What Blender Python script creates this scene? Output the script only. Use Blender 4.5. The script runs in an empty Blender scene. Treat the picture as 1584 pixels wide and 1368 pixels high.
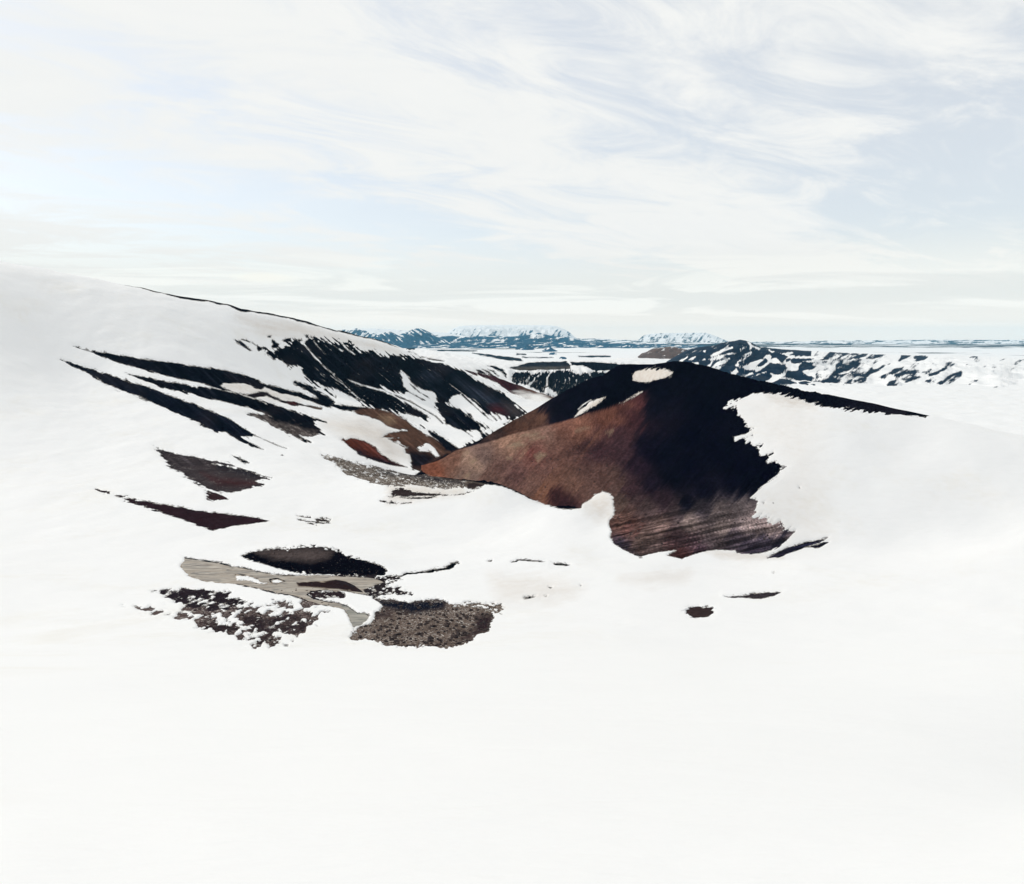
import bpy, math
import numpy as np

# ------------------------------------------------------------------ camera, sky, sun, exposure
F, HX, HY = 1074.0, 792.0, 524.0          # focal length and eye-level in photograph pixels (1584 x 1368)
scene = bpy.context.scene
cam_d = bpy.data.cameras.new("camera")
cam = bpy.data.objects.new("camera", cam_d)
scene.collection.objects.link(cam)
cam.location = (0, 0, 0)
cam.rotation_euler = (math.radians(90), 0, 0)
cam_d.sensor_width = 36.0
cam_d.lens = F / 1584.0 * 36.0
cam_d.shift_y = -(684.0 - HY) / 1584.0    # a view camera with front fall
cam_d.clip_start = 0.1
cam_d.clip_end = 200000.0
scene.camera = cam

SUN_EL, SUN_AZ = 38.0, -62.0              # azimuth from the view axis (+Y), negative = left
CLOUD_GAIN = 1.0
SUN_STRENGTH = 1.3
EXPOSURE = -0.01

def lin(c):
    return tuple(((v / 255.0) / 12.92 if v / 255.0 <= 0.04045 else ((v / 255.0 + 0.055) / 1.055) ** 2.4) for v in c)

def N(nt, kind, **kw):
    n = nt.nodes.new(kind)
    for k, v in kw.items():
        if k.startswith("i_"):
            n.inputs[k[2:].replace("_", " ")].default_value = v
        else:
            setattr(n, k, v)
    return n

def math_node(nt, op, a, b=None, c=None, clamp=False):
    n = nt.nodes.new("ShaderNodeMath"); n.operation = op; n.use_clamp = clamp
    for i, v in enumerate((a, b, c)):
        if v is None: continue
        if isinstance(v, (int, float)): n.inputs[i].default_value = v
        else: nt.links.new(v, n.inputs[i])
    return n.outputs[0]

def mix_col(nt, fac, a, b):
    n = nt.nodes.new("ShaderNodeMix"); n.data_type = 'RGBA'; n.clamp_factor = True
    for sock, v in ((n.inputs[0], fac), (n.inputs[6], a), (n.inputs[7], b)):
        if isinstance(v, (int, float)): sock.default_value = v
        elif isinstance(v, tuple): sock.default_value = (*v[:3], 1)
        else: nt.links.new(v, sock)
    return n.outputs[2]

def ramp(nt, fac, lo, hi):
    n = nt.nodes.new("ShaderNodeMapRange"); n.interpolation_type = 'SMOOTHSTEP'
    nt.links.new(fac, n.inputs[0]); n.inputs[1].default_value = lo; n.inputs[2].default_value = hi
    return n.outputs[0]

def noise_tex(nt, vec, scale, detail=5.0, rough=0.55, dist=0.0):
    n = nt.nodes.new("ShaderNodeTexNoise"); n.noise_dimensions = '3D'
    n.inputs['Scale'].default_value = scale; n.inputs['Detail'].default_value = detail
    n.inputs['Roughness'].default_value = rough; n.inputs['Distortion'].default_value = dist
    if vec is not None: nt.links.new(vec, n.inputs['Vector'])
    return n.outputs['Fac']

def combine(nt, x, y, z):
    n = nt.nodes.new("ShaderNodeCombineXYZ")
    for i, v in enumerate((x, y, z)):
        if isinstance(v, (int, float)): n.inputs[i].default_value = v
        else: nt.links.new(v, n.inputs[i])
    return n.outputs[0]

world = bpy.data.worlds.new("World"); scene.world = world; world.use_nodes = True
nt = world.node_tree; nt.nodes.clear()
sky = N(nt, "ShaderNodeTexSky", sky_type='NISHITA', sun_disc=False)
sky.sun_elevation = math.radians(SUN_EL); sky.sun_rotation = math.radians(SUN_AZ)
bg_sky = N(nt, "ShaderNodeBackground"); bg_sky.inputs[1].default_value = 0.15
nt.links.new(sky.outputs[0], bg_sky.inputs[0])
tc = N(nt, "ShaderNodeTexCoord")
sep = N(nt, "ShaderNodeSeparateXYZ"); nt.links.new(tc.outputs['Generated'], sep.inputs[0])
sx, sy, sz = sep.outputs
hor = math_node(nt, 'SQRT', math_node(nt, 'ADD', math_node(nt, 'MULTIPLY', sx, sx), math_node(nt, 'MULTIPLY', sy, sy)))
elev = math_node(nt, 'DIVIDE', sz, math_node(nt, 'MAXIMUM', hor, 0.01))
zc = math_node(nt, 'ADD', math_node(nt, 'MAXIMUM', sz, 0.0), 0.16)
px_, py_ = math_node(nt, 'DIVIDE', sx, zc), math_node(nt, 'DIVIDE', sy, zc)
# high thin cloud sheet, drawn out along one wind direction
a = math.radians(28)
wa = math_node(nt, 'ADD', math_node(nt, 'MULTIPLY', px_, math.cos(a)), math_node(nt, 'MULTIPLY', py_, math.sin(a)))
wb = math_node(nt, 'SUBTRACT', math_node(nt, 'MULTIPLY', py_, math.cos(a)), math_node(nt, 'MULTIPLY', px_, math.sin(a)))
v_hi = combine(nt, math_node(nt, 'MULTIPLY', wa, 0.62), math_node(nt, 'MULTIPLY', wb, 1.25), 3.7)
n_big = noise_tex(nt, v_hi, 0.75, 3, 0.5, 0.5)
n_fine = noise_tex(nt, v_hi, 2.6, 9, 0.66, 0.9)
cover = math_node(nt, 'ADD', math_node(nt, 'MULTIPLY', n_big, 0.55), math_node(nt, 'MULTIPLY', n_fine, 0.5))
cover = ramp(nt, cover, 0.43, 0.58)
# low banks of cloud, flat and long, over the far mountains
v_lo = combine(nt, math_node(nt, 'MULTIPLY', sx, 2.2), math_node(nt, 'MULTIPLY', sy, 2.2), math_node(nt, 'MULTIPLY', elev, 26.0))
n_lo = noise_tex(nt, v_lo, 1.2, 7, 0.55, 0.8)
bank = ramp(nt, n_lo, 0.46, 0.56)
low = math_node(nt, 'SUBTRACT', 1.0, ramp(nt, elev, 0.045, 0.16))
cover = math_node(nt, 'MAXIMUM', cover, math_node(nt, 'MULTIPLY', low, 0.97))
# one small lens-shaped cloud
az = math_node(nt, 'DIVIDE', sx, math_node(nt, 'MAXIMUM', sy, 0.05))
e1 = math_node(nt, 'DIVIDE', math_node(nt, 'ADD', az, 0.357), 0.055)
e2 = math_node(nt, 'DIVIDE', math_node(nt, 'SUBTRACT', elev, 0.0825), 0.0085)
lens = math_node(nt, 'ADD', math_node(nt, 'MULTIPLY', e1, e1), math_node(nt, 'MULTIPLY', e2, e2))
lens = math_node(nt, 'SUBTRACT', 1.0, ramp(nt, math_node(nt, 'ADD', lens, math_node(nt, 'MULTIPLY', n_fine, 0.8)), 0.5, 1.6))
white, cream, grey = lin((251, 251, 248)), lin((255, 253, 244)), lin((238, 240, 240))
col = mix_col(nt, n_fine, grey, white)
col = mix_col(nt, low, col, lin((240, 240, 235)))
col = mix_col(nt, math_node(nt, 'MULTIPLY', low, bank), col, lin((255, 254, 248)))
col = mix_col(nt, lens, col, cream)
col = mix_col(nt, math_node(nt, 'MULTIPLY', math_node(nt, 'SUBTRACT', 1.0, ramp(nt, elev, 0.0, 0.06)), 0.9), col, (1.17, 1.05, 0.92))
bg_cl = N(nt, "ShaderNodeBackground"); bg_cl.inputs[1].default_value = CLOUD_GAIN
nt.links.new(col, bg_cl.inputs[0])
fac = math_node(nt, 'ADD', math_node(nt, 'MULTIPLY', math_node(nt, 'MAXIMUM', cover, lens), 0.34), 0.66, clamp=True)
mx = N(nt, "ShaderNodeMixShader"); nt.links.new(fac, mx.inputs[0])
nt.links.new(bg_sky.outputs[0], mx.inputs[1]); nt.links.new(bg_cl.outputs[0], mx.inputs[2])
wo = N(nt, "ShaderNodeOutputWorld"); nt.links.new(mx.outputs[0], wo.inputs[0])

sun_d = bpy.data.lights.new("sun", 'SUN'); sun = bpy.data.objects.new("sun", sun_d)
scene.collection.objects.link(sun)
sun_d.energy = SUN_STRENGTH; sun_d.angle = math.radians(10); sun_d.color = (1.0, 0.95, 0.87)
sun.rotation_euler = (math.radians(90 - SUN_EL), 0, math.radians(180 - SUN_AZ))
sun.location = (0, 0, 200)

scene.view_settings.view_transform = 'Standard'; scene.view_settings.look = 'None'
scene.view_settings.exposure = EXPOSURE; scene.view_settings.gamma = 1.0
scene.cycles.use_denoising = True
scene.cycles.volume_bounces = 8
scene.cycles.max_bounces = 9
scene.cycles.diffuse_bounces = 2

# ------------------------------------------------------------------ numpy helpers
def hash2(ix, iy, seed):
    h = (ix.astype(np.int64) * 374761393 + iy.astype(np.int64) * 668265263 + seed * 1442695041) & 0xffffffff
    h = ((h ^ (h >> 13)) * 1274126177) & 0xffffffff
    h = ((h ^ (h >> 16)) * 2246822519) & 0xffffffff
    return ((h ^ (h >> 15)) & 0xffff) / 65535.0

def vnoise(x, y, seed=0):
    x0, y0 = np.floor(x), np.floor(y)
    fx, fy = x - x0, y - y0
    fx, fy = fx * fx * (3 - 2 * fx), fy * fy * (3 - 2 * fy)
    a = hash2(x0, y0, seed); b = hash2(x0 + 1, y0, seed); c = hash2(x0, y0 + 1, seed); d = hash2(x0 + 1, y0 + 1, seed)
    return (a * (1 - fx) + b * fx) * (1 - fy) + (c * (1 - fx) + d * fx) * fy - 0.5

def fbm(x, y, octs=4, seed=0, rough=0.5):
    s = 0.0; amp = 1.0; tot = 0.0
    for k in range(octs):
        cs, sn = math.cos(k * 1.1), math.sin(k * 1.1)
        s = s + amp * vnoise((x * cs - y * sn) * 2 ** k + 17.3 * k, (x * sn + y * cs) * 2 ** k - 9.1 * k, seed + k); tot += amp; amp *= rough
    return s / tot * 2.0

def smooth(x, a, b):
    t = np.clip((x - a) / (b - a), 0, 1); return t * t * (3 - 2 * t)

CROPS = dict(A=(330, 460, 5.28), B=(600, 480, 5.28), C=(860, 480, 4.0203), D=(330, 600, 5.28), E=(600, 600, 5.28), F=(880, 560, 4.2353),
             G=(330, 780, 4.9567), H=(520, 780, 4.9567), I=(800, 840, 3.489), J=(336, 840, 7.0714), K=(930, 510, 9.9), L=(1090, 510, 9.9),
             M=(530, 485, 9.9), N=(680, 485, 9.9), O=(800, 485, 9.9), P=(780, 550, 9.9), Q=(940, 700, 5.143), R=(640, 620, 4.95), X=(0, 0, 1.0))

def P(crop, *pts):
    ox, oy, s = CROPS[crop]
    return [(ox + x / s, oy + y / s) for x, y in pts]

def line(pts, w):
    """a polyline (px) widened into a polygon; w = half width, or one per point"""
    ws = w if isinstance(w, (list, tuple)) else [w] * len(pts)
    up, dn = [], []
    for i, (x, y) in enumerate(pts):
        x0, y0 = pts[max(i - 1, 0)]; x1, y1 = pts[min(i + 1, len(pts) - 1)]
        dx, dy = x1 - x0, y1 - y0; l = math.hypot(dx, dy) or 1
        up.append((x + dy / l * ws[i], y - dx / l * ws[i])); dn.append((x - dy / l * ws[i], y + dx / l * ws[i]))
    return up + dn[::-1]

def sdist(poly, x, y):
    """signed distance, negative inside"""
    d2 = np.full(x.shape, 1e18); inside = np.zeros(x.shape, bool)
    n = len(poly)
    for i in range(n):
        ax, ay = poly[i]; bx, by = poly[(i + 1) % n]
        ex, ey = bx - ax, by - ay; l2 = ex * ex + ey * ey
        if l2 < 1e-9: continue
        t = np.clip(((x - ax) * ex + (y - ay) * ey) / l2, 0, 1)
        d2 = np.minimum(d2, (x - ax - t * ex) ** 2 + (y - ay - t * ey) ** 2)
        c = (ay > y) != (by > y)
        if ey != 0:
            inside ^= c & (x < ax + (y - ay) * ex / ey)
    d = np.sqrt(d2); return np.where(inside, -d, d)

# ------------------------------------------------------------------ terrain heights (u = bearing column, D = distance along +Y)
ctrl = []
def c(u, py, D): ctrl.append((u, D, -(py - HY) / F * D))       # a visible point
def h(u, D, z): ctrl.append((u, D, z))                         # a point given by its height
for u in (-300, 0, 336, 600, 792, 1000, 1248, 1550, 1880):
    h(u, 2, -2.4); h(u, 5, -3.85); h(u, 25, -12.2); h(u, 60, -27); h(u, 95, -42)
    h(u, 140, {-300: -50, 1880: -48, 1550: -51}.get(u, -52.6))
for u, z in ((-300, -52), (0, -56), (336, -57.3), (470, -57), (600, -56.6), (792, -56.3), (1000, -56.6), (1248, -56.0), (1550, -53), (1880, -48)):
    h(u, 175, z)
# basin floor and the lip of snow above the gully
for u, py, D in ((336, 800, 222), (450, 800, 226), (560, 800, 228), (700, 800, 225), (800, 800, 220), (870, 810, 210), (930, 835, 197),
                 (450, 745, 268), (560, 745, 268), (650, 737, 272), (700, 742, 262), (760, 748, 250), (810, 762, 240), (860, 785, 225), (900, 789, 220),
                 (336, 760, 250), (988, 862, 183), (1060, 860, 184), (1130, 856, 187), (1248, 847, 193), (1400, 835, 198), (1550, 820, 200), (1800, 780, 205)):
    c(u, py, D)
# gully behind the lip
for u, D, z in ((690, 308, -66.5), (760, 284, -66), (820, 264, -65), (870, 246, -62), (650, 340, -66.5), (640, 365, -67)):
    h(u, D, z)
c(930, 766, 236); c(930, 800, 218); c(905, 775, 233)
# brown hill: near face
for u, py, D in ((660, 727, 352), (706, 697, 366), (757, 683, 362), (791, 672, 358), (846, 659, 352), (900, 643, 346), (950, 628, 340), (985, 606, 332),
                 (760, 730, 312), (830, 730, 296), (830, 690, 328), (900, 760, 254), (900, 700, 298), (960, 760, 240), (960, 700, 276), (1000, 650, 300), (1000, 800, 208), (1010, 740, 243),
                 (1080, 800, 201), (1080, 740, 226), (1080, 680, 255), (1080, 620, 285), (1150, 800, 203), (1150, 720, 233), (1150, 650, 262),
                 (1248, 780, 212), (1248, 700, 236), (1248, 640, 257), (1400, 760, 218), (1400, 680, 243), (1550, 740, 222)):
    c(u, py, D)
# skyline of the hill
def dense(pts, step=26):
    pts = sorted(pts); out = []
    us = [p[0] for p in pts]
    n = int((us[-1] - us[0]) / step) + 1
    for u in np.linspace(us[0], us[-1], n): out.append((u, np.interp(u, us, [p[1] for p in pts]), np.interp(u, us, [p[2] for p in pts])))
    return out
for u, py, D in dense(((1040, 567, 318), (1000, 567, 332), (960, 569, 346), (930, 578, 360), (900, 592, 378), (870, 611, 396), (845, 622, 410), (815, 640, 424), (785, 658, 436), (745, 679, 446), (718, 692, 450),
                 (1080, 569, 312), (1120, 576, 306), (1180, 588, 293), (1248, 604, 278), (1330, 622, 266), (1430, 644, 258), (1550, 668, 252), (1800, 715, 246))):
    c(u, py, D)
    if u >= 870: h(u, D * 1.07, -(py - HY) / F * D - 4.5)
# saddle between near ridge and far spur, then the far sides
for u, D, z in ((850, 385, -46), (900, 365, -38), (790, 400, -55), (740, 410, -63)):
    h(u, D, z)
for u, D, z in ((1040, 400, -38), (960, 440, -50), (900, 470, -62), (850, 480, -70), (800, 520, -76), (1120, 400, -42), (1250, 380, -45), (1400, 360, -52), (1600, 350, -58), (1850, 340, -60),
                (1000, 560, -74), (1200, 540, -76), (1500, 520, -80), (1850, 500, -80), (950, 800, -86), (1100, 900, -86), (1400, 900, -86), (1850, 900, -86)):
    h(u, D, z)
# left hillside, from its skyline down
for u, py, D in dense(((-300, 350, 430), (0, 405, 470), (170, 436, 500), (336, 470, 530), (377, 478.5, 555), (425, 489, 585), (472, 499.4, 615), (500, 505.5, 640), (540, 516, 680), (590, 530, 720), (640, 548, 760)), 30):
    c(u, py, D); h(u, D * 1.09, -(py - HY) / F * D - 0.016 * D)
for u, py, D in (
                 (336, 520, 480), (336, 570, 440), (336, 600, 410), (336, 640, 368), (336, 670, 335), (336, 720, 288),
                 (100, 570, 400), (100, 640, 345), (100, 700, 300), (100, 760, 250), (100, 820, 210), (-250, 600, 330), (-250, 720, 260), (-250, 800, 210),
                 (450, 540, 560), (450, 600, 485), (450, 640, 415), (450, 680, 352), (540, 545, 640), (540, 580, 592), (540, 620, 522), (540, 660, 425), (540, 700, 345),
                 (600, 560, 690), (600, 600, 610), (600, 640, 510), (600, 690, 405), (640, 720, 362),
                 (640, 580, 722), (640, 620, 650), (640, 660, 545), (680, 690, 468), (714, 693, 458), (760, 664, 540), (700, 660, 530), (700, 610, 730), (700, 572, 830),
                 (740, 586, 850), (740, 610, 782), (740, 640, 650), (790, 640, 640), (830, 634, 700)):
    c(u, py, D)
for u, D, z in ((665, 382, -69.5), (682, 400, -71), (700, 410, -71), (716, 418, -70)): h(u, D, z)
h(800, 560, -75); h(850, 640, -78); h(860, 760, -83)
# plateau left of the canyon, the red ridge, canyon and the far rim
for u, py, D in ((700, 566, 1000), (700, 556, 1350), (700, 548, 1900), (760, 575, 1100), (760, 562, 1500), (640, 541, 1900),
                 (725, 576, 960), (780, 589, 950), (830, 606, 930), (868, 619, 920), (800, 610, 860), (845, 622, 840)):
    c(u, py, D)
for u in (805, 830, 860, 900, 950, 1000): c(u, 575, 1230); c(u, 561, 1450); h(u, 1900, -74)
for u, py in ((860, 616), (900, 618), (950, 618)): c(u, py, 1110)
h(790, 1020, -80); h(880, 1000, -92); h(950, 1000, -92); h(1050, 1200, -88); h(1250, 1200, -88); h(1500, 1200, -88); h(1850, 1200, -88)
for u, D, z in ((540, 1000, -30), (450, 900, -25), (336, 800, -10), (336, 1200, -40), (100, 800, 0), (100, 1200, -40), (-250, 800, 0), (-250, 1200, -40),
                (540, 1400, -45), (600, 1000, -34), (336, 1800, -70), (0, 1800, -70), (-300, 1800, -70)):
    h(u, D, z)
for u in (-300, 0, 336, 540, 700, 850, 1000, 1250, 1500, 1880):
    h(u, 2600, -88); h(u, 3600, -90)
for u in (1080, 1200, 1350, 1500, 1880): h(u, 1500, -95); h(u, 1950, -97)
CT = np.array(ctrl)

def tkey(u, D): return np.stack([u / 250.0, np.log(D) * 4.0], -1)
_C = tkey(CT[:, 0], CT[:, 1]); _n = len(_C)
_phi = lambda r2: np.sqrt(r2 + 0.10)
_A = np.zeros((_n + 3, _n + 3))
_A[:_n, :_n] = _phi(((_C[:, None] - _C[None]) ** 2).sum(-1)) - np.eye(_n) * 0.002
_A[:_n, _n] = 1; _A[:_n, _n + 1:] = _C; _A[_n:, :_n] = _A[:_n, _n:].T
_w = np.linalg.solve(_A, np.concatenate([CT[:, 2], np.zeros(3)]))

def height0(u, D):
    K0, K1 = u / 250.0, np.log(D) * 4.0
    out = _w[_n] + K0 * _w[_n + 1] + K1 * _w[_n + 2]
    d, e = np.empty_like(out), np.empty_like(out)
    for i in range(_n):
        np.subtract(K0, _C[i, 0], out=d); np.multiply(d, d, out=d)
        np.subtract(K1, _C[i, 1], out=e); np.multiply(e, e, out=e)
        d += e; d += 0.10; np.sqrt(d, out=d); d *= _w[i]; out += d
    return out

BUMPS = [(492, 180, 52, 0.05, 2.6), (430, 181, 40, 0.04, 1.5), (670, 118, 60, 0.10, 1.2), (560, 172, 45, 0.04, 1.6)]   # u, D, su, slnD, height

def height(u, D):
    z = height0(u, np.minimum(D, 3600.0))
    far = smooth(np.log(D), math.log(2300), math.log(3300))
    z = z * (1 - far) + (-90.0) * far
    for bu, bd, su, sl, hh in BUMPS:
        z = z + hh * np.exp(-((u - bu) / su) ** 2 - ((np.log(D) - math.log(bd)) / sl) ** 2)
    X = (u - HX) / F * D
    mid = smooth(D, 8, 120) * (1 - far)
    z = z + mid * (0.9 * fbm(X / 46, D / 46, 4, 11) + 0.0022 * D * fbm(X / 14, D / 14, 3, 31))
    z = z + (1 - smooth(D, 40, 150)) * 0.10 * fbm(X / 7, D / 7, 4, 51)
    wall = smooth(D, 1050, 1110) * (1 - smooth(D, 1230, 1300)) * smooth(u, 780, 800) * (1 - smooth(u, 1000, 1040))
    z = z - wall * 7.0 * np.clip(np.abs(fbm(u / 9 + fbm(u / 20, D / 60, 2, 75), D / 400, 3, 73)) * 2.2, 0, 1)
    z = z + far * (2.2 * fbm(X / 260, D / 420, 4, 71) + 5.0 * smooth(D, 6000, 12000) * fbm(X / 1500, D / 900, 3, 77))
    return z

def uniq(*segs):
    return np.unique(np.concatenate(segs))
UC = uniq(np.arange(-290, 60, 6.5), np.arange(60, 330, 2.6), np.arange(330, 1256, 1.3), np.arange(1256, 1360, 2.6), np.arange(1360, 1880, 6.5))
def lrange(a, b, n): return np.exp(np.linspace(math.log(a), math.log(b), n, endpoint=False))
DR = uniq(lrange(2.0, 88, 70), lrange(88, 470, 700), lrange(470, 1000, 270), lrange(1000, 1600, 100), lrange(1600, 18200, 80))
UU, DD = np.meshgrid(UC, DR)
ZZ = height(UU, DD)
XX = (UU - HX) / F * DD
PY = HY - F * ZZ / DD
NR, NC = UU.shape

# ------------------------------------------------------------------ where the snow lies and what the bare ground is made of
BLACK = (4, 5, 17); NAVY = (8, 11, 25); BROWN = (98, 70, 56); RED = (66, 30, 30); GREYG = (100, 90, 84); MAROON = (56, 38, 40); MUD = (172, 158, 142)
TT = np.full(UU.shape, 30.0)                          # >0 snow, <0 bare (photograph pixels to the nearest edge)
tint = np.zeros(UU.shape + (3,)) + np.array(lin(BLACK))
speck = np.zeros(UU.shape); dirt = np.zeros(UU.shape)

def paint(polys, kind, amp=1.5, ang=0.0, L=14.0, W=2.2, dr=(88, 60000), color=None, feather=2.5, sp=None, seed=1, mottle=0.0, mscale=9.0, mbias=0.0, amp_d=0.5, only=None):
    if isinstance(polys[0], tuple): polys = [polys]
    for k, poly in enumerate(polys):
        xs = [p[0] for p in poly]; ys = [p[1] for p in poly]; m = 14 + amp
        box = (UU > min(xs) - m) & (UU < max(xs) + m) & (PY > min(ys) - m) & (PY < max(ys) + m) & (DD > dr[0]) & (DD < dr[1])
        if only is not None: box &= only
        idx = np.nonzero(box)
        if len(idx[0]) == 0: continue
        x, y = UU[idx], PY[idx]
        ca, sa = math.cos(math.radians(ang)), math.sin(math.radians(ang))
        al, ac = x * ca - y * sa, x * sa + y * ca           # ang counts upwards in the picture
        sd = sdist(poly, x, y)
        n = amp * (1.25 * fbm(al / L, ac / W, 3, seed * 7 + k) + 0.6 * fbm(x / 4, y / 4, 3, seed + 90)) + 0.8 * fbm(al / 6, ac / 1.4, 2, seed + 33)
        n = n * (0.3 + 1.5 * np.clip(0.5 + fbm(x / 26, y / 16, 2, seed + 70), 0, 1.2))
        s2 = sd + n
        if mottle: s2 = np.maximum(s2, -mottle * 0.30) + mottle * (fbm(al / (mscale * 2.2), ac / mscale, 4, seed + 40) + mbias)
        if kind == 'dirt':
            w = np.clip(0.5 - s2 / (2 * feather), 0, 1); dirt[idx] = np.maximum(dirt[idx], w * amp_d)
        elif kind == 'soil':
            TT[idx] = np.minimum(TT[idx], s2)
        elif kind == 'snow':
            TT[idx] = np.maximum(TT[idx], -s2)
        if color is not None:
            w = np.clip(0.5 - s2 / (2 * feather), 0, 1)[:, None]
            tint[idx] = tint[idx] * (1 - w) + np.array(lin(color)) * w
        if sp is not None:
            w = np.clip(0.5 - s2 / (2 * feather), 0, 1)
            speck[idx] = speck[idx] * (1 - w) + sp * w

LH = (280, 1000)      # distance range of the left hillside
# --- left hillside: crest band and upper slope
lm = (DD > 420) & (DD < 1000)
crest_py = np.where(lm, PY, 9e9).min(0)
bw = np.interp(UC, [150, 260, 336, 400, 470, 530, 600, 640], [-1, 2.0, 3.0, 2.9, 2.5, 2.0, 1.2, -.5])
bw = bw * (0.55 + 0.9 * np.clip(0.5 + fbm(UC / 14, UC * 0, 3, 4), 0, 1))
cb = (PY - (crest_py + bw)[None]) + 0.7 * fbm(UU / 9, PY / 1.5, 2, 2)
cb = np.where((DD > 420) & (DD < 760) & (UU < 642) & (UU > 140), cb, 99.0)
TT = np.minimum(TT, cb)
paint([P('A', (170, 345), (220, 355), (290, 410), (315, 440), (290, 440), (240, 405), (190, 370)),
       P('A', (225, 345), (270, 345), (330, 378), (380, 400), (435, 410), (440, 430), (400, 428), (370, 442), (358, 425), (358, 400), (300, 370)),
       P('A', (478, 345), (500, 355), (510, 370), (548, 382), (520, 410), (480, 420), (475, 400), (490, 385), (475, 365)),
       P('A', (740, 308), (775, 306), (785, 338), (755, 334)), P('A', (562, 352), (600, 338), (635, 332), (628, 362), (580, 368)),
       P('A', (440, 318), (470, 312), (470, 330), (445, 330)), P('A', (690, 345), (722, 340), (728, 358), (700, 362))],
      'soil', 1.2, -42, dr=LH, seed=3)
big = P('A', (460, 460), (480, 440), (560, 410), (640, 372), (655, 335), (690, 352), (720, 380), (745, 387), (755, 355), (800, 332), (830, 325), (850, 345), (900, 345), (950, 352), (1030, 372), (1070, 375),
        (1120, 395), (1180, 425), (1230, 432), (1300, 440), (1350, 460), (1440, 486), (1445, 462), (1530, 475)) \
    + P('B', (158, 374), (240, 388), (330, 408), (420, 428), (520, 463), (600, 490), (680, 540), (770, 590), (880, 652), (960, 692), (1010, 735), (1060, 780), (1125, 832)) \
    + P('E', (1090, 230), (1030, 262), (960, 300), (880, 360), (800, 410), (700, 470), (610, 500), (580, 505), (500, 440), (330, 350), (200, 290), (90, 215), (0, 205)) \
    + P('A', (1500, 930), (1280, 912), (1222, 905), (1170, 850), (1100, 800), (1010, 800), (960, 760), (910, 740), (890, 725), (830, 710), (760, 675), (735, 640), (720, 590), (660, 570), (600, 550), (560, 515), (520, 500), (490, 515))
paint(big, 'soil', 6.5, -40, 20, 1.7, dr=(380, 1000), seed=4, color=BLACK)
# paler streaks of scree within it
paint([P('B', (300, 520), (380, 540), (420, 570), (330, 550)), P('B', (560, 570), (700, 640), (820, 720), (900, 760), (840, 740), (700, 680)), P('E', (640, 20), (760, 60), (900, 130), (1050, 190), (1000, 200), (820, 130), (700, 80))],
      'tint', 1, -40, dr=(380, 1000), color=(40, 44, 56), feather=9)
paint(P('E', (830, 150), (900, 140), (960, 160), (980, 220), (920, 215), (850, 195)), 'tint', dr=(380, 1000), color=(58, 24, 28), feather=7)
paint(P('E', (940, 110), (1040, 150), (1110, 190), (1060, 240), (1000, 230)), 'tint', dr=(380, 1000), color=(58, 50, 50), feather=8)
# snow gullies in it
paint([line(P('A', (735, 375), (780, 430), (830, 490), (920, 580), (990, 632)), [.9, 1.0, 1.0, 1.0, .5]), line(P('A', (820, 355), (860, 410), (920, 470)), .5),
       line(P('A', (900, 340), (960, 380), (1020, 420), (1060, 440)), .5), line(P('A', (1040, 365), (1080, 410), (1155, 470)), [.8, 1.1, .7])], 'snow', 0.5, -45, 20, 1, dr=LH, seed=5)
paint(line(P('A', (1100, 672), (1180, 705), (1260, 732), (1400, 768), (1500, 800), (1600, 850)), [.3, .7, 1.0, 1.6, 3.2, 4.5]), 'snow', 1.2, -30, dr=(380, 1000), seed=5)
paint(P('A', (905, 735), (960, 735), (1010, 760), (1090, 790), (1170, 840), (1225, 905), (1150, 890), (1060, 850), (990, 800)), 'snow', 4.0, -52, 12, 1.3, dr=(380, 1000), seed=6)
paint(P('A', (1535, 600), (1560, 620), (1600, 660), (1570, 650)), 'snow', .8, -50, dr=(380, 1000), seed=7)
vs = P('E', (-60, -20), (0, 10), (60, 38), (130, 60), (165, 25), (130, 0), (110, -130), (145, -110), (175, -60), (215, -25), (280, 10), (330, 28), (385, 45), (396, 90), (388, 160), (420, 190), (440, 230), (470, 290), (540, 320), (620, 345), (660, 350), (720, 350), (750, 372), (772, 410),
       (740, 428), (610, 482), (582, 500), (540, 470), (450, 410), (370, 362), (330, 355), (345, 385), (280, 325), (180, 290), (150, 262), (85, 217), (130, 205), (190, 225), (270, 245), (310, 270), (340, 255), (320, 225), (250, 185), (150, 125), (60, 75), (-10, 40))
paint(vs, 'snow', 3.0, -38, 20, 1.5, dr=(380, 1000), seed=8)
paint([line(P('E', (-20, 28), (90, 75), (180, 112), (300, 180), (390, 235), (450, 292)), [.3, .8, .9, .7, .7, .3]), line(P('E', (180, -30), (260, 40), (350, 92)), [.3, .9, .3]), line(P('E', (150, 20), (240, 75), (325, 112)), [.3, .8, .3]),
       line(P('E', (600, 45), (660, 100), (720, 165), (800, 230)), [1.6, 1.0, .7, .2]), line(P('E', (560, 70), (620, 125)), .5), line(P('E', (500, 300), (620, 345), (700, 410)), [.2, .5, .2])], 'soil', .7, -40, dr=(380, 1000), seed=9)
paint(P('E', (480, 118), (540, 60), (600, 55), (640, 70), (690, 100), (740, 140), (780, 190), (800, 212), (870, 212), (930, 222), (960, 240), (975, 262), (990, 238), (1005, 268), (960, 295), (900, 345), (810, 390), (775, 372), (752, 340), (752, 312), (790, 337), (822, 330), (780, 303), (700, 262), (640, 213), (560, 163), (500, 138)),
      'snow', 3.0, -46, 14, 1.5, dr=(380, 1000), seed=10)
paint([line(P('E', (600, 50), (660, 105), (720, 165), (790, 225), (860, 275)), [1.8, 1.2, .9, .6, .2]), line(P('E', (840, 215), (890, 270)), .6), line(P('E', (890, 215), (930, 262)), .6)], 'soil', .6, -46, dr=(380, 1000), seed=12)
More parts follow.
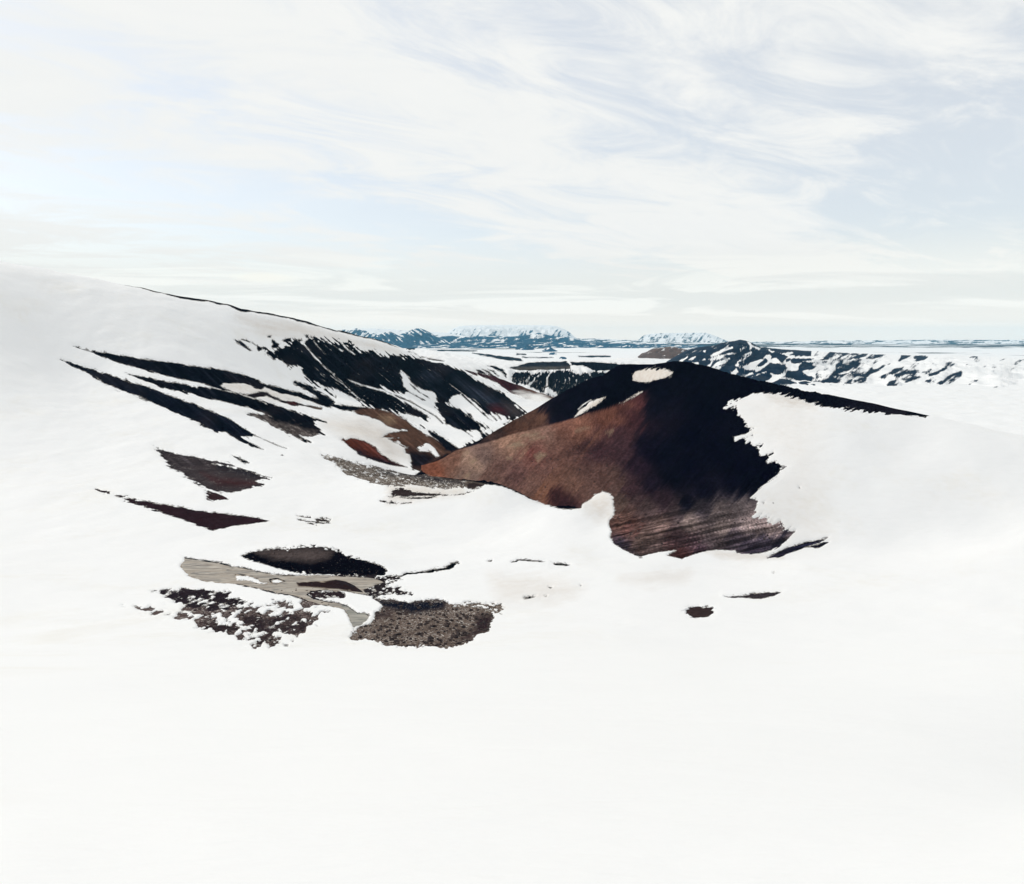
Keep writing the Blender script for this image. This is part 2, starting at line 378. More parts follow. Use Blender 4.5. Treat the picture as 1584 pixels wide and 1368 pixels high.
# --- bands lower on the hillside
paint(P('A', (-1150, 395), (-800, 470), (-330, 540), (-150, 562), (32, 585), (100, 595), (180, 620), (260, 640), (330, 660), (400, 700), (480, 725), (560, 745), (640, 765), (720, 790), (800, 815), (862, 831), (850, 815), (760, 760), (690, 722), (652, 698), (668, 691), (720, 703), (800, 730), (860, 768), (930, 808), (990, 848), (1003, 866),
        (960, 870), (1050, 880), (1150, 893), (1290, 905), (1330, 960), (1150, 938), (1050, 920), (940, 897), (850, 872), (780, 842), (700, 822), (640, 802), (600, 790), (560, 792), (500, 772), (420, 738), (400, 752), (370, 748), (300, 718), (260, 708), (180, 704), (90, 704), (58, 720), (110, 752), (185, 778), (150, 776), (80, 757), (32, 742), (-120, 700), (-400, 640), (-800, 530)),
      'soil', 1.4, -24, dr=LH, seed=13, color=BLACK)
paint(P('A', (200, 785), (290, 795), (340, 780), (400, 772), (440, 776), (470, 800), (520, 825), (570, 845), (610, 845), (660, 846), (700, 865), (740, 880), (800, 888), (895, 905), (892, 922), (820, 912), (760, 892), (690, 888), (640, 888), (600, 868), (540, 853), (470, 823), (440, 805), (400, 812), (330, 822), (260, 802)),
      'soil', 1.0, -15, dr=LH, seed=14, color=(22, 14, 22))
paint(P('A', (600, 845), (690, 850), (680, 885), (620, 880)), 'tint', dr=LH, color=(62, 26, 28), feather=3)
paint(P('A', (800, 888), (900, 902), (900, 925), (810, 912)), 'tint', dr=LH, color=(96, 78, 66), feather=3)
paint(P('D', (-720, -120), (-350, -45), (-150, -15), (32, 10), (100, 30), (200, 50), (300, 80), (400, 110), (500, 145), (600, 175), (700, 205), (800, 235), (860, 260), (925, 283), (870, 277), (822, 275), (830, 300), (870, 345), (912, 388), (870, 380), (800, 375), (740, 375), (700, 385), (740, 415), (797, 449), (740, 437), (680, 405),
        (620, 370), (560, 340), (500, 310), (430, 270), (360, 240), (275, 213), (300, 207), (370, 213), (420, 218), (480, 240), (400, 205), (330, 180), (250, 155), (150, 130), (32, 105), (-150, 60), (-380, 10)),
      'soil', 2.0, -28, dr=(230, 700), seed=15, color=BLACK)
paint(P('D', (280, 210), (420, 220), (500, 285), (650, 300), (740, 340), (830, 360), (860, 400), (700, 400), (560, 350), (430, 275)), 'soil', 2.0, -28, dr=(230, 700), seed=16, color=(92, 82, 78), feather=5, sp=0.55, mottle=5, mscale=3)
paint(P('D', (-1250, -230), (-800, -90), (-500, 10), (-250, 100), (32, 210), (80, 230), (150, 265), (220, 310), (290, 350), (332, 385), (310, 402), (260, 395), (230, 402), (250, 430), (300, 455), (362, 487), (320, 485), (260, 460), (200, 425), (150, 395), (110, 370), (32, 365), (-150, 280), (-400, 160), (-800, 0)), 'soil', 2.0, -30, dr=(200, 600), seed=17, color=NAVY)
paint([line(P('D', (325, 383), (400, 418), (520, 470), (600, 500)), [.8, .6, .5, .15]), line(P('D', (120, 370), (220, 420), (360, 487), (410, 505)), [1.5, 2, 1.2, .2]), line(P('D', (150, 562), (200, 577), (240, 598), (295, 616)), [.4, 1.6, 2.0, .3])], 'soil', 1.0, -28, dr=(200, 600), seed=18)
paint(P('D', (-480, 490), (-300, 540), (-200, 560), (32, 612), (100, 625), (200, 655), (300, 680), (370, 710), (420, 735), (478, 748), (410, 755), (340, 765), (412, 795), (330, 810), (240, 835), (150, 860), (60, 862), (-120, 800), (-350, 640)), 'soil', 3.5, -14, 18, 1.8, dr=(180, 420), seed=19, color=(62, 54, 56), sp=0.3)
paint(P('D', (-100, 690), (32, 740), (200, 755), (340, 770), (330, 800), (180, 800), (32, 790)), 'tint', dr=(180, 420), color=(66, 40, 42), feather=5)
paint(P('D', (32, 620), (300, 690), (410, 740), (300, 720), (150, 680), (32, 660)), 'tint', dr=(180, 420), color=(30, 28, 36), feather=5)
paint([P('D', (-60, 840), (32, 865), (80, 890), (122, 917), (60, 922), (-40, 925))], 'soil', 3.5, -25, 14, 1.6, dr=(180, 420), seed=20, color=MAROON)
# reddish-brown bank beside the gully
paint(P('D', (1150, 192), (1270, 168), (1400, 186), (1500, 222), (1560, 262)) + P('E', (80, 218), (150, 265), (200, 310), (260, 350), (330, 390), (400, 430), (470, 465), (520, 490), (565, 506), (520, 525), (460, 545), (420, 575), (370, 610), (310, 660), (270, 688), (200, 672), (188, 640), (190, 590), (180, 545), (145, 535), (140, 500), (165, 490), (110, 460), (80, 420), (50, 410), (0, 417))
      + P('D', (1560, 480), (1500, 442), (1510, 412), (1440, 410), (1378, 406), (1430, 370), (1500, 360), (1582, 346), (1480, 337), (1420, 312), (1360, 267), (1280, 237), (1180, 217)),
      'soil', 1.2, -25, dr=(345, 640), seed=21, color=(92, 66, 54))
paint([P('D', (1370, 240), (1450, 235), (1480, 280), (1420, 300))], 'tint', dr=(345, 640), color=(150, 122, 98), feather=6)
paint([P('E', (150, 500), (300, 520), (430, 560), (300, 670), (180, 680))], 'tint', dr=(345, 640), color=(24, 18, 26), feather=8)
paint([P('E', (325, 350), (370, 362), (450, 408), (520, 458), (585, 500), (520, 528), (470, 512), (430, 462), (370, 402))], 'soil', 1.0, -40, dr=(345, 640), seed=22, color=BLACK)
paint([P('E', (240, 490), (330, 452), (385, 500), (425, 562), (392, 565), (330, 512), (362, 525), (260, 518))], 'snow', 1.5, -35, dr=(345, 640), seed=23)
paint(P('D', (1040, 425), (1065, 414), (1080, 425), (1125, 409), (1200, 423), (1270, 453), (1330, 498), (1380, 548), (1450, 593), (1520, 625), (1590, 652), (1500, 642), (1420, 627), (1330, 602), (1250, 582), (1190, 547), (1140, 502), (1080, 452)), 'soil', 1.0, -35, dr=(280, 520), seed=24, color=(88, 44, 34))
paint(P('D', (1130, 500), (1200, 510), (1300, 555), (1400, 580), (1590, 655), (1400, 640), (1200, 570)), 'tint', dr=(280, 520), color=(18, 18, 30), feather=6)
# grey gravel on the lip of the gully
paint(P('D', (885, 548), (950, 560), (1050, 580), (1150, 610), (1260, 640), (1400, 665), (1500, 678)) + P('E', (80, 648), (180, 668), (270, 688), (380, 718), (480, 748), (600, 763), (700, 768), (795, 792), (760, 810), (690, 830), (640, 815), (500, 822), (350, 812), (200, 792), (100, 800), (0, 810))
      + P('D', (1500, 805), (1400, 792), (1280, 772), (1180, 742), (1090, 706), (1030, 652), (970, 612), (910, 572)), 'soil', 1.8, -14, dr=(225, 340), seed=25, color=(118, 106, 96), feather=3, sp=0.6, mottle=3.0, mscale=2.2)
paint(P('E', (-120, 660), (80, 690), (300, 712), (480, 760), (620, 775), (480, 780), (250, 740), (0, 715)), 'tint', dr=(225, 340), color=(40, 38, 46), feather=5)
paint([P('E', (640, 785), (700, 768), (795, 793), (740, 815), (690, 830), (650, 822)), P('E', (20, 862), (60, 830), (110, 808), (150, 830), (200, 850), (300, 860), (440, 874), (400, 882), (250, 882), (120, 888), (40, 882)), line(P('E', (10, 890), (150, 900), (280, 902), (395, 893)), [.4, 1.2, 1.2, .3]), line(P('E', (440, 878), (520, 880), (580, 874), (700, 850)), [.8, .6, .5, .2]), line(P('E', (-60, 925), (0, 945), (90, 948), (190, 938)), [.3, .9, .8, .2])],
      'soil', 1.6, 3, 16, 1.6, dr=(215, 340), seed=26, color=(52, 42, 42), feather=2, sp=0.15)
# --- foreground patches
paint(P('G', (-900, -110), (-560, -30), (-170, 40), (-60, 55), (32, 65), (150, 85), (300, 100), (380, 110), (428, 130), (350, 146), (270, 156), (150, 166), (80, 186), (0, 205), (-150, 150), (-420, 60), (-650, -20)), 'soil', 1.8, -6, dr=(150, 280), seed=27, color=(46, 30, 36))
paint([line(P('G', (640, 90), (690, 98), (745, 104)), [.3, .8, .3]), P('G', (775, 115), (830, 104), (895, 120), (860, 131), (790, 127)), line(P('G', (650, 122), (720, 132), (800, 140), (890, 144)), [.4, 1.0, .9, 1.3]), line(P('G', (730, 148), (790, 160)), .5)], 'soil', 1.6, -6, 16, 1.2, dr=(150, 280), seed=28, color=(60, 52, 50), sp=.3)
mound = P('G', (215, 400), (270, 375), (350, 355), (450, 342), (600, 338), (700, 325), (780, 328), (860, 338), (940, 350), (1000, 390), (1060, 410), (1150, 430), (1240, 455), (1300, 475), (1340, 510), (1300, 545), (1220, 556), (1050, 546), (900, 541), (780, 540), (650, 526), (560, 511), (480, 490), (400, 466), (340, 446), (280, 426))
paint(mound, 'soil', 2.6, 0, 5, 1.6, dr=(140, 230), seed=29, color=(10, 10, 20))
paint(P('G', (330, 372), (450, 350), (700, 335), (850, 345), (920, 360), (880, 410), (760, 440), (620, 430), (480, 420)), 'tint', dr=(140, 230), color=(84, 74, 72), feather=6)  # lit upper side of the mound, painted in as a paler tint
wash = P('G', (-900, 230), (-620, 330), (-450, 352), (-300, 398), (-120, 430), (32, 450), (130, 476), (230, 491), (350, 516), (450, 541), (560, 549), (900, 547), (1230, 566), (1320, 600), (1200, 640), (1150, 660), (1190, 700), (1100, 686), (1000, 666), (850, 660), (750, 670), (716, 694), (770, 724), (870, 748), (960, 760), (1030, 785), (1080, 820), (1110, 838), (1160, 834), (1196, 860), (1180, 890), (1130, 930), (1072, 942), (1050, 900), (1030, 845),
         (1000, 808), (900, 788), (800, 768), (720, 742), (660, 712), (580, 697), (480, 682), (400, 662), (300, 637), (180, 613), (32, 606), (-90, 588), (-280, 520), (-450, 470), (-620, 400), (-900, 250))
paint(wash, 'soil', 0.9, -8, dr=(85, 220), seed=30, color=MUD, feather=1.0)
paint(P('G', (1030, 830), (1200, 830), (1200, 900), (1060, 950)), 'tint', dr=(85, 220), color=(128, 126, 112), feather=2)
bank_shade = [line(P('G', (-900, 230), (-620, 330), (-450, 352), (-300, 398), (-100, 432), (32, 447), (130, 478), (250, 493), (330, 516), (430, 532), (540, 546), (630, 548)), [.3, .8, .9, 1.0, 1.0, 1.2, 1.0, .9, .9, .8, .9, .7]),  # dark stream banks, with the shade under overhanging snow edges painted in
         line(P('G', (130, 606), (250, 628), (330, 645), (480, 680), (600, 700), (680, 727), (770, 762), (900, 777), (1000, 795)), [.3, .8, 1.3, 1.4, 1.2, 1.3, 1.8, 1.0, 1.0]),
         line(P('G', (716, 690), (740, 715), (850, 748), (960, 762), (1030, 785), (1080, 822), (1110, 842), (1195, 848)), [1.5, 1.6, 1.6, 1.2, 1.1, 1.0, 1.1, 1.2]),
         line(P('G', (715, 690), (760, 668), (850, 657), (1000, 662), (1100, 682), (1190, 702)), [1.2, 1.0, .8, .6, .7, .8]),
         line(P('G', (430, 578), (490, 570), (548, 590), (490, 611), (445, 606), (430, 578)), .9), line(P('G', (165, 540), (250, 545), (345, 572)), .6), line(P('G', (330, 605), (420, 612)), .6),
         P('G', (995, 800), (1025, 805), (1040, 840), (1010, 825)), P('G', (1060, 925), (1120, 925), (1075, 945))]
paint(bank_shade, 'soil', 1.1, -10, 7, 1.5, dr=(85, 220), seed=31, color=(26, 28, 38), feather=.8)
paint(P('G', (636, 602), (760, 595), (860, 590), (940, 580), (1020, 595), (1080, 625), (1150, 676), (1060, 668), (960, 651), (860, 649), (740, 637), (650, 632)), 'soil', 1.0, -5, dr=(110, 220), seed=32, color=(46, 34, 36), feather=1)
paint([P('G', (170, 548), (260, 552), (345, 578), (360, 600), (425, 603), (400, 612), (320, 606), (270, 584), (180, 586)), P('G', (448, 588), (490, 578), (538, 592), (490, 605), (455, 600))], 'snow', .8, -10, dr=(110, 220), seed=33)
paint([P('G', (740, 672), (860, 664), (1000, 672), (1010, 715), (900, 730), (820, 720), (760, 712))], 'soil', 1.5, -8, 8, 2, dr=(110, 220), seed=34, color=(48, 38, 42), mottle=3.5, mscale=3, feather=1)
paint([P('H', (0, 548), (250, 552), (480, 560), (500, 575), (420, 600), (400, 640), (480, 650), (560, 690), (600, 706), (450, 690), (280, 716), (200, 690), (150, 650), (60, 625), (0, 600))], 'soil', 2, 4, 16, 1.4, dr=(110, 230), seed=35, color=(44, 38, 42), mottle=5.0, mscale=2.4, feather=1, sp=.2)
# streaky thin gravel bottom left
paint([P('G', (-480, 660), (-200, 645), (32, 670), (140, 668), (90, 722), (200, 722), (300, 760), (260, 815), (120, 830), (-100, 840), (-300, 740))], 'soil', 2, 12, 14, 2, dr=(70, 175), seed=36, color=(44, 36, 42), mottle=6, mscale=4.5, mbias=.08, sp=.25)
paint([P('G', (-120, 800), (100, 800), (300, 780), (420, 770), (560, 740), (720, 720), (900, 830), (760, 930), (700, 1000), (560, 1020), (420, 1100), (300, 1090), (150, 1040), (32, 980), (-150, 940), (-420, 860), (-700, 800))], 'soil', 2, 14, 16, 2, dr=(70, 175), seed=37, color=(92, 78, 76), mottle=14, mscale=5.0, mbias=.22, sp=.45)
paint([P('G', (230, 860), (420, 870), (600, 840), (700, 890), (720, 960), (600, 1000), (480, 990), (360, 1080), (330, 1060), (420, 990), (260, 980)), P('G', (-100, 900), (100, 905), (210, 930), (180, 985), (32, 985), (-100, 960))], 'soil', 2, 12, 14, 2, dr=(70, 175), seed=38, color=(54, 44, 48), mottle=7, mscale=4, mbias=.1, sp=.25)
paint([P('G', (540, 1085), (575, 1082), (570, 1096), (545, 1095)), P('G', (600, 1055), (620, 1050), (615, 1062))], 'soil', .6, dr=(60, 175), seed=39)
# the round gravel patch
gp = P('H', (285, 725), (400, 725), (470, 740), (560, 755), (640, 745), (700, 735), (780, 730), (840, 750), (900, 775), (1000, 780), (1100, 795), (1200, 835), (1210, 870), (1180, 930), (1170, 980), (1080, 1010), (1040, 1050), (960, 1090), (840, 1112), (740, 1095), (620, 1100), (500, 1100), (380, 1090), (300, 1060), (200, 1045), (120, 1050), (100, 1030), (140, 985), (200, 940), (270, 905), (290, 870), (300, 835), (360, 800), (350, 770))
paint(gp, 'soil', 2.4, 0, 5, 2.4, dr=(70, 175), seed=41, color=(108, 94, 86), sp=.46)
paint(P('H', (285, 725), (470, 740), (640, 745), (840, 735), (830, 790), (700, 830), (560, 840), (450, 810), (340, 790)), 'tint', 2, dr=(70, 175), color=(22, 26, 40), feather=5, sp=.36)
paint([P('H', (280, 840), (420, 820), (420, 860), (300, 880)), P('H', (1080, 860), (1200, 850), (1180, 960), (1000, 1040), (950, 1030), (1060, 960))], 'tint', 2, dr=(70, 175), color=(52, 40, 44), feather=6, sp=.3)
paint(P('H', (980, 760), (1100, 765), (1280, 780), (1260, 850), (1180, 830), (1050, 795)), 'soil', 2, -5, 10, 1.5, dr=(70, 175), seed=42, color=(110, 96, 86), mottle=6, mscale=2.2, sp=.5)
# cracks where the meltwater runs under the snow, and lone patches
paint([line(P('H', (380, 552), (500, 553), (545, 533), (600, 533), (680, 522), (760, 508), (850, 494), (890, 470), (920, 446), (945, 455)), [.5, 1.3, 1.8, 1.8, 1.6, 2.4, 2.2, 3.6, 2.0, .8]), P('H', (1168, 438), (1195, 430), (1190, 440)), P('H', (1338, 442), (1370, 436), (1408, 426), (1385, 442), (1345, 451)), line(P('I', (-2, 92), (30, 92), (90, 98), (150, 102)), [.3, .9, 1.0, .4]),
       P('I', (188, 109), (240, 111), (287, 120), (265, 126), (205, 120))], 'soil', .8, 5, 10, 1.4, dr=(130, 240), seed=43, color=(10, 12, 18), feather=1)
paint(P('I', (908, 372), (930, 350), (975, 340), (1010, 350), (1062, 347), (1055, 380), (1030, 402), (960, 406), (925, 395)), 'soil', 2.2, 5, 8, 1.6, dr=(90, 175), seed=44, color=(62, 50, 50), sp=.12)
paint(P('I', (1120, 290), (1210, 287), (1260, 277), (1340, 265), (1420, 268), (1390, 285), (1320, 303), (1250, 301), (1150, 298)), 'soil', 1.0, 6, 14, 1.6, dr=(90, 190), seed=45, color=(52, 46, 50), sp=.12)
paint([P('I', (40, 300), (60, 290), (105, 288), (90, 296), (60, 304)), P('I', (170, 240), (188, 240), (182, 248)), P('I', (150, 290), (160, 287), (158, 294)), P('I', (340, 232), (347, 232), (344, 237)), P('I', (1380, 162), (1386, 162), (1383, 166)), P('H', (1440, 715), (1487, 708), (1480, 728))], 'soil', .7, dr=(90, 230), seed=46)
# --- the brown and black hill
HL = (178, 452)
hillp = [(640, 740), (655, 722), (706, 688), (760, 660), (830, 610), (880, 585), (930, 560), (1040, 540), (1250, 585), (1330, 600), (1445, 640), (1430, 647), (1352, 641), (1281, 634), (1248, 625)] + P('F', (1558, 700), (1558, 1180), (1558, 1212), (1450, 1252), (1380, 1282), (1305, 1283), (1380, 1238), (1300, 1235), (1240, 1252), (1180, 1258), (1108, 1250), (1090, 1238), (1000, 1230), (900, 1240), (800, 1265), (740, 1292), (640, 1270), (700, 1235), (600, 1245), (520, 1262), (470, 1278), (440, 1268), (400, 1252), (350, 1227), (300, 1192),
         (270, 1150), (280, 1110), (262, 1070), (270, 1030), (300, 1000), (298, 940), (290, 890), (260, 860), (220, 850), (170, 870), (140, 905), (90, 930), (80, 960), (0, 967)) + P('E', (1500, 995), (1400, 990), (1270, 950), (1150, 900), (1030, 845), (950, 812), (870, 795), (750, 790), (500, 790))
paint(hillp, 'soil', 1.1, 14, 16, 2.0, dr=HL, seed=47)
paint([P('F', (415, 88), (440, 66), (500, 50), (560, 42), (640, 48), (688, 68), (670, 92), (620, 109), (560, 119), (520, 131), (460, 131), (420, 121))], 'snow', 3.4, 30, 7, 1.6, dr=HL, seed=48)
paint([P('F', (38, 362), (70, 320), (120, 280), (180, 245), (242, 231), (205, 265), (140, 302), (90, 338)), line(P('F', (60, 310), (110, 270), (150, 246)), [.2, .8, .2]), line(P('F', (330, 276), (400, 240), (482, 194)), [.3, .9, .3])], 'snow', 1.2, 35, 14, 1.2, dr=HL, seed=49)
rs = P('F', (1025, 302), (1060, 262), (1110, 240), (1160, 228), (1205, 204), (1300, 208), (1400, 213), (1500, 238), (1560, 268), (1700, 298), (2000, 330), (2330, 362), (2330, 1100), (1558, 1178), (1450, 1215), (1310, 1270), (1300, 1245), (1390, 1200), (1430, 1165), (1478, 1115), (1400, 1108), (1432, 1070), (1330, 1062), (1270, 1022), (1200, 1020), (1225, 960), (1232, 902), (1190, 890),
       (1250, 830), (1330, 770), (1380, 720), (1400, 682), (1350, 658), (1300, 662), (1312, 620), (1250, 612), (1267, 545), (1220, 550), (1160, 522), (1170, 492), (1090, 517), (1078, 490), (1160, 473), (1195, 462), (1170, 420), (1150, 380), (1110, 350), (1095, 292))
paint(rs, 'snow', 4.0, 32, 11, 1.7, dr=HL, seed=50)
paint([P('F', (1105, 1250), (1130, 1222), (1250, 1192), (1400, 1180), (1430, 1170), (1360, 1215), (1290, 1248), (1200, 1258)), P('F', (1305, 1283), (1400, 1228), (1558, 1180), (1700, 1150), (1640, 1185), (1450, 1252), (1380, 1282))], 'soil', 1.2, 22, 14, 1.8, dr=(150, 260), seed=51)
paint([line(P('F', (1280, 632), (1342, 598)), [.6, 1.2]), line(P('F', (1390, 705), (1425, 688)), [1.2, .4]), P('F', (1505, 820), (1513, 820), (1512, 832), (1506, 828)), P('F', (1270, 922), (1283, 922), (1278, 930)), P('F', (1320, 1125), (1345, 1127), (1335, 1136))], 'soil', .6, 35, dr=HL, seed=52)
paint(P('F', (1540, 1215), (1700, 1180), (1640, 1220)), 'soil', 1.5, 20, dr=(150, 260), seed=53, color=(140, 130, 128))

bridges = [P('G', (-1000, 150), (-300, 330), (-215, 420), (-250, 480), (-190, 540), (-230, 620), (-1000, 500))]
paint(bridges, 'snow', 5, -10, 14, 5, dr=(85, 225), seed=56)
hill_cols = []
def hc(crop, *rows):
    for x, y, r, g, b in rows:
        (p,) = P(crop, (x, y)); hill_cols.append((p[0], p[1], r, g, b))
hc('R', (120, 530, 118, 68, 46), (300, 440, 112, 78, 60), (500, 430, 104, 84, 74), (430, 570, 110, 90, 76), (450, 470, 140, 115, 92), (800, 330, 132, 100, 78), (740, 340, 140, 108, 84), (700, 510, 100, 72, 62), (1000, 500, 98, 68, 58), (960, 300, 110, 74, 60), (1300, 225, 124, 82, 62), (1500, 140, 114, 70, 52), (1150, 200, 112, 74, 58),
   (1420, 380, 60, 38, 42), (1200, 650, 98, 70, 56), (1110, 740, 52, 28, 30), (1180, 800, 46, 26, 30), (1010, 720, 114, 76, 54), (1080, 650, 110, 76, 58), (1450, 590, 82, 58, 50), (900, 650, 100, 72, 60), (780, 560, 88, 60, 54), (920, 400, 104, 58, 50), (1380, 680, 88, 64, 54), (900, 260, 128, 98, 78), (1000, 270, 130, 100, 82), (600, 600, 98, 72, 60))
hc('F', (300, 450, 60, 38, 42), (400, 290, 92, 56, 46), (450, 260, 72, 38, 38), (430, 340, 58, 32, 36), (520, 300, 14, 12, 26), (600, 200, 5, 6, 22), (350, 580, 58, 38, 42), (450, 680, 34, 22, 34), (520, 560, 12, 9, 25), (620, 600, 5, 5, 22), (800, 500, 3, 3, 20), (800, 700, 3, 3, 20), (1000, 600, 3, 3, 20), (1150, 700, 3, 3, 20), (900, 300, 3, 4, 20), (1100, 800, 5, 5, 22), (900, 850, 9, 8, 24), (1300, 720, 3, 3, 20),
   (300, 780, 78, 58, 50), (420, 820, 54, 36, 40), (560, 800, 22, 15, 28), (600, 880, 40, 28, 34), (320, 930, 82, 66, 56), (500, 940, 62, 50, 48), (700, 950, 56, 46, 46), (900, 950, 40, 36, 40), (1000, 980, 78, 70, 66), (1150, 950, 92, 84, 80), (400, 1080, 72, 46, 40), (350, 1030, 80, 56, 46), (600, 1060, 84, 68, 60), (800, 1060, 88, 78, 70), (1000, 1080, 98, 88, 80), (1200, 1080, 122, 110, 102), (1320, 1100, 138, 124, 114),
   (340, 1200, 30, 26, 34), (480, 1160, 74, 60, 52), (550, 1220, 66, 54, 50), (740, 1160, 60, 44, 46), (720, 1260, 62, 34, 32), (850, 1235, 36, 24, 30), (950, 1190, 60, 52, 52), (1100, 1180, 50, 44, 50), (1200, 1225, 34, 30, 40), (1350, 1230, 18, 17, 30), (1500, 1205, 14, 15, 30), (1300, 1180, 44, 40, 50), (500, 60, 6, 6, 22), (1200, 150, 4, 5, 20), (1500, 220, 4, 5, 20), (200, 150, 8, 8, 24), (100, 250, 8, 8, 24))
hc('E', (1100, 225, 62, 48, 40), (1240, 245, 92, 64, 48), (1180, 260, 80, 54, 42), (1400, 160, 14, 11, 25), (1350, 240, 12, 10, 24), (900, 375, 50, 36, 32), (700, 455, 14, 12, 24), (1100, 330, 86, 58, 44), (1000, 340, 70, 46, 36), (820, 405, 62, 44, 38), (1200, 130, 10, 10, 24), (1480, 160, 10, 9, 24), (760, 440, 40, 28, 28))
hill_cols += [(px, py, 4, 5, 19) for px, py in ((1010, 580), (960, 585), (930, 600), (905, 610), (1060, 575), (1100, 590), (940, 620), (890, 622), (1000, 592), (1020, 605), (1010, 630), (870, 630), (1030, 700), (1040, 740), (1060, 780), (1150, 600), (1180, 610), (1120, 700), (1160, 740), (985, 595))]
HCN = np.array(hill_cols)
def front_d(u): return np.interp(u, [-300, 336, 540, 640, 655, 690, 760, 860, 925, 990, 1080, 1248, 1880], [225, 290, 330, 372, 345, 308, 280, 240, 205, 165, 165, 170, 180])
def back_d(u): return np.interp(u, [640, 718, 760, 800, 850, 950, 1100, 1300, 1880], [360, 384, 458, 500, 520, 560, 520, 480, 460])
hm = (DD > front_d(UU)) & (DD < back_d(UU)) & (UU > 652) & (UU < 1400) & (PY > 550) & (PY < 900)
ii = np.nonzero(hm); hx, hy = UU[ii], PY[ii]
fl = fbm((hx * .62 - hy * .78) / 55, (hx * .78 + hy * .62) / 5.5, 4, 60, .6)
wx = hx + 5 * fbm(hx / 26, hy / 26, 3, 61) + 15 * fl; wy = hy + 5 * fbm(hx / 26, hy / 26, 3, 62) + 10 * fl
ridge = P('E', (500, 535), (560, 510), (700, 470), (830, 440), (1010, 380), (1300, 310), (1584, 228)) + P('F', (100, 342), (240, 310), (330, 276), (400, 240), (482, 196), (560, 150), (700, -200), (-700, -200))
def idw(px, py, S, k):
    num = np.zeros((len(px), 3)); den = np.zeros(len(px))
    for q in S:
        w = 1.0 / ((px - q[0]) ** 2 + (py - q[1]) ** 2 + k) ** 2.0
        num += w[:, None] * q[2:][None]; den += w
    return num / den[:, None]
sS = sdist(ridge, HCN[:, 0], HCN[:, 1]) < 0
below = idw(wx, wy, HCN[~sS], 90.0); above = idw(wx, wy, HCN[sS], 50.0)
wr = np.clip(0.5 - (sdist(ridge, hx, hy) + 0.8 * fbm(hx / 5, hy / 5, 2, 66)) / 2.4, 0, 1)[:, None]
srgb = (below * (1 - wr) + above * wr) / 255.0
grey_w = 0.20 + 0.10 * (smooth(hy, 775, 805) * smooth(hx, 930, 980))[:, None]
srgb = np.array([1.12, 1.08, 1.12]) * (srgb * (1 - grey_w) + srgb.mean(1, keepdims=True) * np.array([1.04, 1.0, .97]) * grey_w)
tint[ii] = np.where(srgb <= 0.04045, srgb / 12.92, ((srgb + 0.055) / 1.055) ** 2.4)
# drawn-out streaks of wash on the foot of the hill (flat ones) and scree on its face (steep ones)
low_w = smooth(hy, 768, 812) * smooth(hx, 930, 960)
st = fbm((hx * math.cos(.21) - hy * math.sin(.21)) / 55, (hx * math.sin(.21) + hy * math.cos(.21)) / 2.2, 4, 63, .65)
st2 = fbm((hx * .62 - hy * .78) / 40, (hx * .78 + hy * .62) / 2.4, 4, 64, .65)
mul = np.exp(low_w * 2.4 * st + (1 - low_w) * 0.22 * st2 + 0.22 * fbm(hx / 22, hy / 22, 4, 65) + 0.42 * fbm(hx / 2.6, hy / 2.0, 2, 68) + 0.22 * fbm(hx / 8, hy / 5, 3, 69))
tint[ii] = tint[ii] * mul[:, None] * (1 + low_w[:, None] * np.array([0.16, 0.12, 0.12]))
# pale altered clay spots on the brown face
for q in (P('R', (445, 470), (470, 455), (475, 470), (455, 492)), P('R', (395, 600), (400, 570), (425, 555), (420, 590)), P('R', (860, 300), (940, 278), (1010, 275), (940, 292)), P('R', (1240, 235), (1290, 210), (1340, 206), (1300, 222)), P('R', (720, 350), (800, 320), (850, 330), (780, 350)), P('R', (380, 400), (410, 390), (420, 400), (390, 412)), P('R', (930, 430), (970, 395), (1010, 420), (950, 470)), P('R', (720, 440), (750, 440), (750, 445), (720, 445)), P('R', (830, 270), (900, 262), (960, 250), (900, 272)), P('R', (1480, 250), (1530, 235), (1540, 245), (1500, 256))):
    paint(q, 'tint', 3.0, 30, 9, 2.5, dr=HL, color=(150, 126, 106), feather=3.5, seed=77)
# --- plateau, red ridge, canyon wall and plain
FAR = (820, 60000)
paint(P('B', (620, 488), (700, 500), (790, 520), (860, 535), (900, 545), (980, 570), (1080, 600), (1170, 630), (1260, 665), (1330, 690), (1405, 724), (1415, 742), (1360, 748), (1300, 742), (1200, 722), (1140, 722), (1080, 692), (1000, 672), (960, 640), (900, 600), (850, 572), (780, 547), (700, 517)), 'soil', 1.4, -30, dr=(780, 1080), seed=54, color=(56, 24, 30))
paint(P('B', (1100, 640), (1260, 668), (1420, 735), (1300, 745), (1150, 720), (1050, 690)), 'tint', dr=(780, 1080), color=(110, 82, 68), feather=9)
paint([line(P('B', (720, 488), (755, 500), (800, 525)), [.3, 1.6, .6]), line(P('B', (765, 482), (820, 505), (862, 540)), [.3, 1.5, 1.2]), line(P('B', (812, 480), (860, 505), (905, 548)), [.3, 1.5, 1.4]), P('B', (812, 455), (880, 460), (950, 490), (972, 520), (965, 552), (950, 530), (930, 508), (880, 480))], 'soil', .6, -30, dr=(900, 1900), seed=55)
paint([P('B', (985, 472), (1060, 455), (1150, 430), (1300, 422), (1468, 422), (1492, 447), (1492, 477), (1300, 487), (1150, 492), (1040, 487))], 'soil', .8, 0, 8, 1.5, dr=(1150, 1800), seed=56, color=(34, 40, 50))
paint([P('B', (985, 472), (1060, 468), (1300, 460), (1492, 465), (1492, 480), (1300, 490), (1150, 494), (1040, 490))], 'tint', dr=(1150, 1800), color=(84, 80, 76), feather=2)
